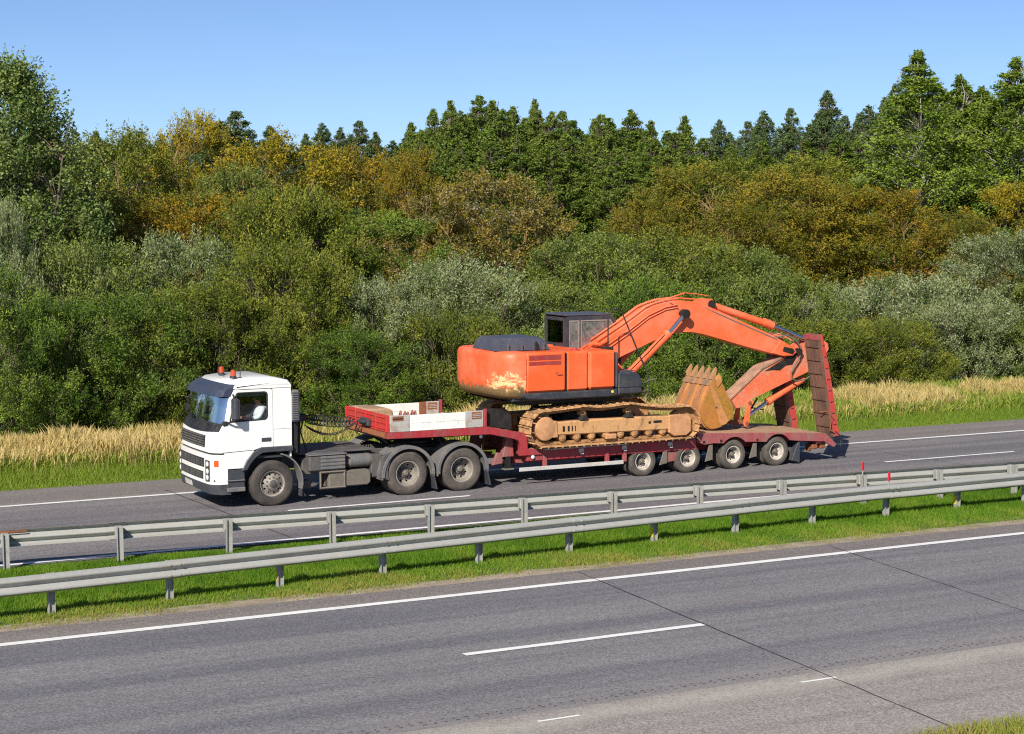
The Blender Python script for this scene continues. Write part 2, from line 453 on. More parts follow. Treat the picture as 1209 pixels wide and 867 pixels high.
def marking_mat():
    m, nt, out = new_mat('road_paint')
    v = coords(nt)
    n = noise(nt, 25, 5, 0.8, v)
    n2 = noise(nt, 1.5, 4, 0.6, v)
    c = mixc(nt, ramp(nt, n.outputs['Fac'], [(0.58, g(0)), (0.72, g(0.7))]).outputs[0], (0.80, 0.80, 0.78), (0.34, 0.33, 0.32))
    c = mixc(nt, 1.0, c, ramp(nt, n2.outputs['Fac'], [(0.3, g(0.9)), (0.7, g(1.04))]).outputs[0], 'MULTIPLY')
    principled(nt, out, c, 0.6)
    MATS['road_paint'] = m
marking_mat()
painted('sealant', (0.032, 0.032, 0.034), (0.10, 0.10, 0.10), 0.5, 0.7, 3)

# ---------------------------------------------------------------- object helpers
WL = {}                                    # world position of every object made here
def wpos(o):
    return WL.get(o.name, Vector((0, 0, 0)))

def place(o, pos, parent=None):
    C.objects.link(o)
    if parent is not None:
        o.parent = parent
        o.location = Vector(pos) - wpos(parent)
    else:
        o.location = pos
    WL[o.name] = Vector(pos)
    return o

def tag(o, label=None, cat=None, group=None, kind=None):
    if label: o['label'] = label
    if cat: o['category'] = cat
    if group: o['group'] = group
    if kind: o['kind'] = kind
    return o

def empty(name, pos, parent=None):
    e = bpy.data.objects.new(name, None)
    e.empty_display_size = 0.2
    return place(e, pos, parent)

OFF = Vector((14.12, 38.15, 0.0))          # front axle of the tractor, near side, on the road

class MB:
    def __init__(s):
        s.v, s.f = [], []
    def add(s, vs, fs):
        n = len(s.v)
        s.v += [tuple(p) for p in vs]
        s.f += [tuple(i + n for i in f) for f in fs]
        return s
    def box(s, x0, x1, y0, y1, z0, z1, b=0.0):
        lo, hi = (x0, y0, z0), (x1, y1, z1)
        if b <= 0:
            vs = [(x, y, z) for x in (x0, x1) for y in (y0, y1) for z in (z0, z1)]
            return s.add(vs, [(0, 1, 3, 2), (4, 6, 7, 5), (0, 4, 5, 1), (2, 3, 7, 6), (0, 2, 6, 4), (1, 5, 7, 3)])
        idx, vs, fs = {}, [], []
        for i in (0, 1):
            for j in (0, 1):
                for k in (0, 1):
                    c = [(lo, hi)[i][0], (lo, hi)[j][1], (lo, hi)[k][2]]
                    sg = [1 - 2 * i, 1 - 2 * j, 1 - 2 * k]
                    for a in range(3):
                        p = [c[q] + (0 if q == a else sg[q] * b) for q in range(3)]
                        idx[i, j, k, a] = len(vs); vs.append(p)
        def q(l): fs.append(tuple(l))
        for a in range(3):
            o1, o2 = (a + 1) % 3, (a + 2) % 3
            for e in (0, 1):
                l = []
                for (u, w) in ((0, 0), (1, 0), (1, 1), (0, 1)):
                    t = [0, 0, 0]; t[a] = e; t[o1] = u; t[o2] = w
                    l.append(idx[t[0], t[1], t[2], a])
                q(l if e else l[::-1])
            for u in (0, 1):
                for w in (0, 1):
                    l = []
                    for e, ax in ((0, o1), (1, o1), (1, o2), (0, o2)):
                        t = [0, 0, 0]; t[a] = e; t[o1] = u; t[o2] = w
                        l.append(idx[t[0], t[1], t[2], ax])
                    q(l)
        for i in (0, 1):
            for j in (0, 1):
                for k in (0, 1):
                    q([idx[i, j, k, 0], idx[i, j, k, 1], idx[i, j, k, 2]])
        return s.add(vs, fs)
    def prism(s, poly, y0, y1, b=0.0, axis='y'):
        """closed outline in (x, z) pushed along y, with chamfered rims"""
        n = len(poly)
        if b > 0:
            area = sum(poly[i][0] * poly[(i + 1) % n][1] - poly[(i + 1) % n][0] * poly[i][1] for i in range(n))
            sg = 1 if area > 0 else -1
            ins = []
            for i in range(n):
                p0, p1, p2 = Vector(poly[i - 1]), Vector(poly[i]), Vector(poly[(i + 1) % n])
                d1, d2 = (p1 - p0).normalized(), (p2 - p1).normalized()
                n1, n2 = Vector((-d1.y, d1.x)) * sg, Vector((-d2.y, d2.x)) * sg
                h = n1 + n2
                h = h / max(0.35, h.length_squared / 2)
                ins.append(p1 + h * b)
            rings = [(ins, y0), (poly, y0 + b), (poly, y1 - b), (ins, y1)]
        else:
            rings = [(poly, y0), (poly, y1)]
        vs, fs = [], []
        for pl, y in rings:
            for p in pl:
                vs.append((p[0], y, p[1]) if axis == 'y' else ((y, p[0], p[1]) if axis == 'x' else (p[0], p[1], y)))
        for r in range(len(rings) - 1):
            for i in range(n):
                j = (i + 1) % n
                fs.append((r * n + i, r * n + j, (r + 1) * n + j, (r + 1) * n + i))
        fs.append(tuple(range(n))[::-1])
        fs.append(tuple(range((len(rings) - 1) * n, len(rings) * n)))
        return s.add(vs, fs)
    def plate(s, outer, holes, y0, y1):
        bm = bmesh.new()
        es = []
        for loop in [outer] + list(holes):
            vs = [bm.verts.new((p[0], y0, p[1])) for p in loop]
            es += [bm.edges.new((vs[i], vs[(i + 1) % len(vs)])) for i in range(len(vs))]
        bmesh.ops.triangle_fill(bm, use_beauty=True, use_dissolve=False, edges=es)
        r = bmesh.ops.extrude_face_region(bm, geom=list(bm.faces))
        for e in r['geom']:
            if isinstance(e, bmesh.types.BMVert):
                e.co.y = y1
        bm.verts.index_update()
        s.add([v.co[:] for v in bm.verts], [[v.index for v in f.verts] for f in bm.faces])
        bm.free()
        return s
    def cyl(s, p0, p1, r0, r1=None, n=16, caps=True):
        return s.tube([p0, p1], [r0, r0 if r1 is None else r1], n, caps)
    def tube(s, pts, r, n=6, caps=True):
        pts = [Vector(p) for p in pts]
        rs = r if isinstance(r, (list, tuple)) else [r] * len(pts)
        vs, fs = [], []
        ref = None
        for i, p in enumerate(pts):
            d = (pts[min(i + 1, len(pts) - 1)] - pts[max(i - 1, 0)]).normalized()
            if ref is None:
                ref = Vector((0, 0, 1)) if abs(d.z) < 0.9 else Vector((1, 0, 0))
            u = d.cross(ref)
            if u.length < 1e-4:
                u = d.orthogonal()
            u.normalize()
            w = u.cross(d).normalized()
            ref = w
            for k in range(n):
                a = 2 * math.pi * k / n
                vs.append(p + (u * math.cos(a) + w * math.sin(a)) * rs[i])
        for i in range(len(pts) - 1):
            for k in range(n):
                l = (k + 1) % n
                fs.append((i * n + k, i * n + l, (i + 1) * n + l, (i + 1) * n + k))
        if caps:
            fs.append(tuple(range(n))[::-1])
            fs.append(tuple(range((len(pts) - 1) * n, len(pts) * n)))
        return s.add(vs, fs)
    def lathe(s, prof, n=32, c=(0, 0, 0), closed=False):
        """profile of (radius, y) turned about the y axis"""
        vs, fs, m = [], [], len(prof)
        for k in range(n):
            a = 2 * math.pi * k / n
            for r, y in prof:
                vs.append((c[0] + r * math.cos(a), c[1] + y, c[2] + r * math.sin(a)))
        for k in range(n):
            l = (k + 1) % n
            for i in range(m if closed else m - 1):
                j = (i + 1) % m
                fs.append((k * m + i, k * m + j, l * m + j, l * m + i))
        return s.add(vs, fs)
    def mesh(s, name, mat, ang=35):
        me = bpy.data.meshes.new(name)
        me.from_pydata(s.v, [], s.f)
        me.update()
        bm = bmesh.new(); bm.from_mesh(me)
        bmesh.ops.recalc_face_normals(bm, faces=bm.faces)
        bm.to_mesh(me); bm.free()
        me.polygons.foreach_set('use_smooth', [True] * len(me.polygons))
        me.set_sharp_from_angle(angle=R(ang))
        me.materials.append(MATS[mat])
        return me
    def build(s, name, mat, parent=None, pos=None, ang=35):
        o = bpy.data.objects.new(name, s.mesh(name, mat, ang))
        return place(o, OFF if pos is None else pos, parent)

def inst(name, me, pos, parent=None, rot=None, scale=None):
    o = bpy.data.objects.new(name, me)
    place(o, pos, parent)
    if rot is not None: o.rotation_euler = rot
    if scale is not None: o.scale = scale
    return o

def np_mesh(name, verts, faces, mat, tint=None, smooth=False):
    """verts (n,3), faces (m,k) as numpy arrays; tint (n,2) per-vertex random values"""
    me = bpy.data.meshes.new(name)
    k = faces.shape[1]
    me.vertices.add(len(verts)); me.vertices.foreach_set('co', np.ascontiguousarray(verts, np.float32).ravel())
    me.loops.add(faces.size); me.loops.foreach_set('vertex_index', np.ascontiguousarray(faces, np.int32).ravel())
    me.polygons.add(len(faces)); me.polygons.foreach_set('loop_start', np.arange(0, faces.size, k, dtype=np.int32))
    me.update(calc_edges=True)
    if tint is not None:
        a = me.attributes.new('tint', 'FLOAT_COLOR', 'POINT')
        col = np.ones((len(verts), 4), np.float32)
        col[:, :2] = tint
        a.data.foreach_set('color', col.ravel())
    if smooth:
        me.polygons.foreach_set('use_smooth', np.ones(len(faces), bool))
    me.materials.append(MATS[mat] if isinstance(mat, str) else mat)
    return me

# ---------------------------------------------------------------- ground and roads
def sheet(name, x0, x1, y0, y1, z, mat, parent=None, nx=1):
    mb = MB()
    for i in range(nx):
        a, b = x0 + (x1 - x0) * i / nx, x0 + (x1 - x0) * (i + 1) / nx
        mb.add([(a, y0, z), (b, y0, z), (b, y1, z), (a, y1, z)], [(0, 1, 2, 3)])
    return mb.build(name, mat, parent, (0, 0, 0))

gnd = sheet('ground', -1500, 1500, -600, 2400, 0.0, 'soil_grass'); tag(gnd, kind='structure')

def strip(name, pts, z, mat, parent=None):
    """a flat outline given as (x, y) points"""
    return MB().add([(x, y, z) for x, y in pts], [tuple(range(len(pts)))]).build(name, mat, parent, (0, 0, 0))

rng = random.Random(11)
def wavy_edge(x0, x1, y, amp, step=0.45):
    out, x, d = [], x0, 0.0
    while x <= x1:
        d = 0.7 * d + rng.uniform(-amp, amp)
        out.append((x, y + d))
        x += step * rng.uniform(0.6, 1.4)
    return out

XA, XB = -60.0, 170.0
near_road = sheet('near_carriageway', XA, XB, 17.3, 28.62, 0.012, 'asphalt_near'); tag(near_road, kind='structure')
far_road = sheet('far_carriageway', XA, XB, 33.86, 43.25, 0.012, 'asphalt_far'); tag(far_road, kind='structure')
sheet('paved_shoulder', XA, XB, 17.34, 20.62, 0.016, 'shoulder_pale', near_road)
sheet('paved_shoulder', XA, XB, 27.80, 28.60, 0.016, 'shoulder_warm', near_road)
sheet('paved_shoulder', XA, XB, 41.02, 43.22, 0.016, 'shoulder_warm', far_road)
grit_e = wavy_edge(XA, XB, 29.05, 0.07)
gs = strip('grit_verge', [(XA, 28.50)] + [(XB, 28.50)] + grit_e[::-1], 0.006, 'roadside_grit'); tag(gs, kind='structure')
def mark(x0, x1, y, w, parent):
    m = MB()
    r2 = random.Random(int(x0 * 10) + int(y * 7))
    n = max(2, int((x1 - x0) / 0.5))
    n = min(n, 240)
    lo = [(x0 + (x1 - x0) * i / n, y - w / 2 + r2.uniform(-0.007, 0.007)) for i in range(n + 1)]
    hi = [(x0 + (x1 - x0) * i / n, y + w / 2 + r2.uniform(-0.007, 0.007)) for i in range(n + 1)]
    vs = [(p[0], p[1], 0.020) for p in lo] + [(p[0], p[1], 0.020) for p in hi]
    return m.add(vs, [(i, i + 1, n + 2 + i, n + 1 + i) for i in range(n)]).build('road_marking', 'road_paint', parent, (0, 0, 0))
mark(-20, 110, 27.73, 0.19, near_road)
for k in range(-1, 4):
    mark(11.81 + 16.7 * k, 16.07 + 16.7 * k, 23.89, 0.15, near_road)
for k in range(-3, 12):
    mark(11.07 + 4.2 * k, 11.69 + 4.2 * k, 20.25, 0.055, near_road)
mark(-20, 140, 34.06, 0.16, far_road)
mark(-20, 140, 40.91, 0.17, far_road)
for k in range(-1, 5):
    mark(14.18 + 16.68 * k, 18.66 + 16.68 * k, 37.42, 0.13, far_road)
def joint(pts, w, parent):
    """crack sealed with bitumen, wandering a little"""
    r2 = random.Random(int(pts[0][0] * 100))
    L, Rr = [], []
    for i in range(25):
        t = i / 24
        x = pts[0][0] + (pts[1][0] - pts[0][0]) * t + r2.uniform(-0.012, 0.012)
        y = pts[0][1] + (pts[1][1] - pts[0][1]) * t
        ww = w * r2.uniform(0.6, 1.3) / 2
        L.append((x - ww, y, 0.0235)); Rr.append((x + ww, y, 0.0235))
    m = MB().add(L + Rr, [(i, i + 1, 26 + i, 25 + i) for i in range(24)])
    return m.build('sealed_joint', 'sealant', parent, (0, 0, 0))
joint([(16.42, 28.5), (15.62, 17.4)], 0.02, near_road)
joint([(22.1, 28.5), (20.7, 17.4)], 0.016, near_road)
joint([(12.68, 41.6), (13.06, 33.9)], 0.022, far_road)
joint([(31.9, 41.6), (32.5, 33.9)], 0.014, far_road)
# milled rumble line between lane and pale shoulder
mb = MB()
r2 = random.Random(5)
x = -10.0
while x < 60:
    for yy in (20.90, 20.80):
        w = r2.uniform(0.02, 0.07)
        dy = r2.uniform(-0.02, 0.02)
        mb.add([(x, yy + dy, 0.0225), (x + w, yy + dy, 0.0225), (x + w, yy + dy + 0.014, 0.0225), (x, yy + dy + 0.014, 0.0225)], [(0, 1, 2, 3)])
    x += 0.16
o = mb.build('rumble_line', 'sealant', near_road, (0, 0, 0)); tag(o, kind='stuff')

# ---------------------------------------------------------------- guardrails
def path_y(pts, x):
    for (x0, y0), (x1, y1) in zip(pts, pts[1:]):
        if x <= x1:
            break
    return y0 + (y1 - y0) * (x - x0) / (x1 - x0)

NEAR_PATH = [(-40, 27.2), (6.2, 29.50), (12.2, 29.88), (19.8, 30.45), (24.3, 30.68), (29.3, 30.78), (45, 31.00), (150, 32.3)]
FAR_PATH = [(-40, 36.0), (7.1, 33.52), (13.5, 32.98), (21.2, 32.52), (30.2, 31.75), (45, 31.60), (150, 33.2)]
NEAR_PATH[0] = (-40, 29.2); FAR_PATH[0] = (-40, 33.75)

W_PROF = [(0.0, -0.155), (0.02, -0.150), (0.078, -0.112), (0.083, -0.100), (0.083, -0.078), (0.075, -0.064), (0.006, -0.018), (0.0, -0.006),
          (0.0, 0.006), (0.006, 0.018), (0.075, 0.064), (0.083, 0.078), (0.083, 0.100), (0.078, 0.112), (0.02, 0.150), (0.0, 0.155)]

def guardrail(name, path, side, label, x0, x1, spacing, phase, ztop=0.73):
    """side -1: beam towards -y (camera side carriageway); +1: beam towards +y"""
    root = empty(name, (15, path_y(path, 15), 0))
    tag(root, label, 'guardrail', 'guardrails along the grass median')
    zc = ztop - 0.155
    r3 = random.Random(3 if side < 0 else 8)
    # posts
    pm = MB()
    pm.box(-0.055, 0.055, -0.006, 0.006, -0.3, ztop - 0.035)
    pm.box(-0.055, -0.047, -0.05, -0.006, -0.3, ztop - 0.035)
    pm.box(-0.055, -0.047, 0.006, 0.05, -0.3, ztop - 0.035)
    pm.box(0.047, 0.055, -0.05, -0.006, -0.3, ztop - 0.035)
    pm.box(0.047, 0.055, 0.006, 0.05, -0.3, ztop - 0.035)
    pmesh = pm.mesh('post', 'post_steel')
    bk = MB()
    bk.box(-0.07, 0.07, 0.054, 0.19, zc - 0.11, zc + 0.11, 0.012)
    bmesh_ = bk.mesh('spacer_block', 'post_steel')
    bolt = MB()
    bolt.cyl((0, 0, 0), (0, 0.022, 0), 0.022, 0.016, 8)
    bolt_me = bolt.mesh('bolt', 'post_steel')
    n = int((x1 - x0) / spacing)
    xs = [phase + spacing * k for k in range(-40, 60)]
    xs = [x for x in xs if x0 <= x <= x1]
    def angle(x):
        return math.atan2(path_y(path, x + 0.5) - path_y(path, x - 0.5), 1.0)
    for x in xs:
        a = angle(x)
        lean = r3.uniform(-0.02, 0.02)
        inst('post', pmesh, (x, path_y(path, x), 0), root, (lean, r3.uniform(-0.015, 0.015), a))
        b = inst('spacer_block', bmesh_, (x, path_y(path, x), 0), root, (0, 0, a if side > 0 else a + math.pi))
    # beams, one per two bays, lapped
    d = 0.205
    k = 0
    while k + 2 < len(xs):
        xa, xb = xs[k], xs[k + 2]
        lap = 0.16
        N = 6
        vs, fs = [], []
        m = len(W_PROF)
        lift = r3.uniform(-0.006, 0.006)
        step = 0.004 if (k // 2) % 2 else 0.0
        for back in (0, 1):
            for i in range(N + 1):
                xx = xa - lap + (xb - xa + 2 * lap) * i / N
                a = angle(xx)
                for (dd, zz) in W_PROF:
                    off = (d + dd + step - 0.004 * back) * side
                    vs.append((xx - math.sin(a) * off, path_y(path, xx) + math.cos(a) * off, zc + zz + lift))
        for back in (0, 1):
            b0 = back * (N + 1) * m
            for i in range(N):
                for j in range(m - 1):
                    fs.append((b0 + i * m + j, b0 + i * m + j + 1, b0 + (i + 1) * m + j + 1, b0 + (i + 1) * m + j))
        nb = (N + 1) * m
        for i in range(N):
            for j in (0, m - 1):
                fs.append((i * m + j, (i + 1) * m + j, nb + (i + 1) * m + j, nb + i * m + j))
        MB().add(vs, fs).build('beam', 'galvanised', root, (0, 0, 0), 30)
        for xx in (xa - 0.09, xa + 0.09):
            for zz in (-0.09, 0.09):
                a = angle(xx)
                off = (d + 0.088) * side
                inst('bolt', bolt_me, (xx - math.sin(a) * off, path_y(path, xx) + math.cos(a) * off, zc + zz + lift), root, (0, 0, a if side > 0 else a + math.pi))
        k += 2
    return root

near_rail = guardrail('guardrail', NEAR_PATH, -1, 'galvanised guardrail with its beam facing the near empty carriageway', -8, 70, 2.033, 7.065)
far_rail = guardrail('guardrail', FAR_PATH, 1, 'galvanised guardrail with its posts showing, beam facing the lorry lane', -8, 70, 2.075, 7.205)
def delineator(x, path, root, dy):
    m = MB()
    m.box(-0.012, 0.012, -0.012, 0.012, 0.60, 0.81)
    m2 = MB().box(-0.04, 0.04, -0.012, 0.012, 0.80, 0.98, 0.004)
    y = path_y(path, x) + dy
    p = inst('delineator', m.mesh('delineator', 'post_steel'), (x, y, 0), root, (0, 0, R(20)))
    inst('reflector', m2.mesh('reflector', 'reflector_red'), (x, y, 0), p, None)
delineator(25.36, NEAR_PATH, near_rail, -0.09)
delineator(25.88, FAR_PATH, far_rail, 0.03)
for x, p_, r_ in ((27.75, NEAR_PATH, near_rail), (31.9, NEAR_PATH, near_rail), (19.5, NEAR_PATH, near_rail), (11.3, NEAR_PATH, near_rail)):
    x = 7.065 + 2.033 * round((x - 7.065) / 2.033)
    inst('reflector_tape', MB().box(-0.06, -0.058, -0.045, 0.045, 0.12, 0.32).mesh('reflector_tape', 'reflector_yellow'), (x, path_y(p_, x), 0), r_)
# a rusted end of one far beam
yy = path_y(FAR_PATH, 7.6)
inst('rust_patch', MB().box(-0.42, 0.12, -0.003, 0.001, -0.02, 0.02).mesh('rust_patch', 'rust'), (7.5, yy + 0.205 - 0.006, 0.70), far_rail, (0, 0, -0.07))

# ---------------------------------------------------------------- grass
def blades(name, pts, h, w, mat, lean=0.35, seed=1, tall=False, clump=None, plume=False):
    """pts (n,2) roots on the ground; one mesh of curved blades"""
    r = np.random.default_rng(seed)
    n = len(pts)
    h = h * r.uniform(0.55, 1.2, n) if np.isscalar(h) else h
    az = r.uniform(0, 2 * np.pi, n)
    la = r.uniform(0, 2 * np.pi, n)
    ln = h * lean * r.uniform(0.2, 1.3, n)
    dx, dy = np.cos(la) * ln, np.sin(la) * ln
    wx, wy = np.cos(az) * w / 2, np.sin(az) * w / 2
    z0 = np.full(n, -0.01)
    P = np.stack([pts[:, 0], pts[:, 1], z0], 1)
    Wd = np.stack([wx, wy, np.zeros(n)], 1)
    mid = P + np.stack([dx * 0.35, dy * 0.35, h * 0.6], 1)
    tip = P + np.stack([dx, dy, h], 1)
    t1 = r.uniform(0, 1, n) if clump is None else clump
    t2 = r.uniform(0, 1, n)
    if not tall:
        V = np.stack([P - Wd, P + Wd, tip], 1).reshape(-1, 3)
        F = np.arange(3 * n).reshape(n, 3)
        T = np.repeat(np.stack([t1, t2], 1), 3, 0)
    else:
        pw = Wd * (2.6 if plume else 1.0)
        top = P + np.stack([dx * 1.25, dy * 1.25, h * 1.02], 1)
        V = np.stack([P - Wd, P + Wd, mid + Wd * 0.8, mid - Wd * 0.8, mid * 0.45 + tip * 0.55 + pw, mid * 0.45 + tip * 0.55 - pw, top + Wd * 0.2, top - Wd * 0.2], 1).reshape(-1, 3)
        b = np.arange(n)[:, None] * 8
        F = np.concatenate([b + np.array([0, 1, 2, 3]), b + np.array([3, 2, 4, 5]), b + np.array([5, 4, 6, 7])], 0)
        T = np.repeat(np.stack([t1, t2], 1), 8, 0)
    return np_mesh(name, V, F, mat, T)

def smooth_field(pts, s, seed):
    """cheap value field for patchy growth"""
    r = np.random.default_rng(seed)
    f = np.zeros(len(pts))
    for k in range(6):
        a = r.uniform(0, 2 * np.pi); q = s * r.uniform(0.5, 2.0)
        f += np.sin((pts[:, 0] * np.cos(a) + pts[:, 1] * np.sin(a)) * q + r.uniform(0, 6.28))
    return np.clip(0.5 + f / 6.0, 0, 1)

nr = np.random.default_rng(21)
def scatter(x0, x1, y0, y1, dens):
    n = int((x1 - x0) * (y1 - y0) * dens)
    return np.stack([nr.uniform(x0, x1, n), nr.uniform(y0, y1, n)], 1)

# median: lush in the middle, thin and yellowish along the near edge
p = scatter(0, 46, 28.62, 33.88, 2000)
fld = 0.55 * smooth_field(p, 0.9, 4) + 0.45 * smooth_field(p, 3.2, 44)
edge = np.minimum((p[:, 1] - 28.60 - 0.55 * np.clip(0.6 - fld, 0, 1)) / 0.75, (33.88 - p[:, 1]) / 0.14)
keep = nr.uniform(0, 1, len(p)) < np.clip(edge * (0.35 + 0.9 * fld), 0.03, 1)
p, fld = p[keep], fld[keep]
dist = np.clip((p[:, 1] - 28.7) / 2.2, 0, 1)
cl = np.clip(1.02 - 0.78 * dist + 0.9 * (fld - 0.5) + nr.normal(0, 0.12, len(p)), 0, 1)
hh = (0.07 + 0.07 * dist) * (0.6 + 0.9 * fld) * nr.uniform(0.5, 1.3, len(p)) * np.clip((33.95 - p[:, 1]) / 0.7, 0.4, 1) * 0.62
o = bpy.data.objects.new('median_grass', blades('median_grass', p, hh, 0.016, 'leaf_median', 0.7, 5, clump=cl)); place(o, (0, 0, 0.01))
tag(o, 'short green grass on the strip between the two guardrails', 'grass', kind='stuff')
p = scatter(46, 110, 28.7, 34.0, 160); o = bpy.data.objects.new('median_grass', blades('median_grass', p, 0.13, 0.06, 'leaf_median', 0.7, 6)); place(o, (0, 0, 0.01))
tag(o, 'short green median grass running on beyond the delineators', 'grass', kind='stuff')
p = scatter(4, 40, 14.0, 17.42, 700)
fld = smooth_field(p, 1.2, 9)
o = bpy.data.objects.new('near_verge_grass', blades('near_verge_grass', p, 0.12 * (0.5 + fld), 0.02, 'leaf_median', 0.7, 7, clump=np.clip(0.4 + 0.6 * fld, 0, 1))); place(o, (0, 0, 0.01))
tag(o, 'short mixed grass beside the pale paved shoulder', 'grass', kind='stuff')
# far verge: bright green strip, then dry golden reed grass
p = scatter(2, 75, 43.14, 46.6, 900)
fld = smooth_field(p, 0.8, 12)
hh = np.clip((p[:, 1] - 43.0) * 0.16, 0.05, 0.34) * (0.6 + 0.8 * fld) * nr.uniform(0.6, 1.3, len(p))
o = bpy.data.objects.new('verge_grass', blades('verge_grass', p, hh, 0.022, 'leaf_lawn', 0.6, 8, clump=np.clip(0.35 + 0.55 * (fld - .5) + nr.normal(0, .12, len(p)), 0, 1))); place(o, (0, 0, 0.01))
tag(o, 'bright green grass strip along the far edge of the lorry carriageway', 'grass', kind='stuff')
p = scatter(0, 80, 44.7, 48.2, 720)
fld = smooth_field(p, 0.55, 15)
dens = np.clip((p[:, 1] - 44.5) / 1.3, 0.0, 1) ** 1.4 * np.clip(0.12 + 1.2 * fld, 0.1, 1)
p2 = p[nr.uniform(0, 1, len(p)) < dens]
f2 = smooth_field(p2, 0.55, 15)
f3 = smooth_field(p2, 2.2, 19)
hh = (0.36 + 0.30 * f2 + 0.26 * f3) * nr.uniform(0.5, 1.25, len(p2))
o = bpy.data.objects.new('dry_grass', blades('dry_grass', p2, hh, 0.010, 'leaf_straw', 0.28, 9, True, np.clip(0.2 + 0.7 * f2 + nr.normal(0, .15, len(p2)), 0, 1), True)); place(o, (0, 0, 0))
tag(o, 'tall golden dry grass in front of the shrubs', 'dry grass', kind='stuff')
p = scatter(0, 80, 44.8, 50.5, 300)
o = bpy.data.objects.new('dry_grass_undergrowth', blades('dry_grass_undergrowth', p, 0.5, 0.03, 'leaf_lawn', 0.4, 10, True)); place(o, (0, 0, 0))
tag(o, 'green undergrowth between the tall dry stalks', 'undergrowth', kind='stuff')

# ---------------------------------------------------------------- trees
def leaf_quads(c, axis, nrm, L, W):
    """kite-shaped leaves at c, pointing along axis, facing nrm"""
    axis = axis / np.linalg.norm(axis, axis=1, keepdims=True)
    side = np.cross(axis, nrm); side /= np.maximum(np.linalg.norm(side, axis=1, keepdims=True), 1e-6)
    up = np.cross(side, axis)
    a = c - axis * (L / 2)[:, None]
    b = c + side * (W / 2)[:, None] + up * (L * 0.06)[:, None]
    d = c - side * (W / 2)[:, None] + up * (L * 0.06)[:, None]
    e = c + axis * (L / 2)[:, None]
    return np.stack([a, b, e, d], 1).reshape(-1, 3)

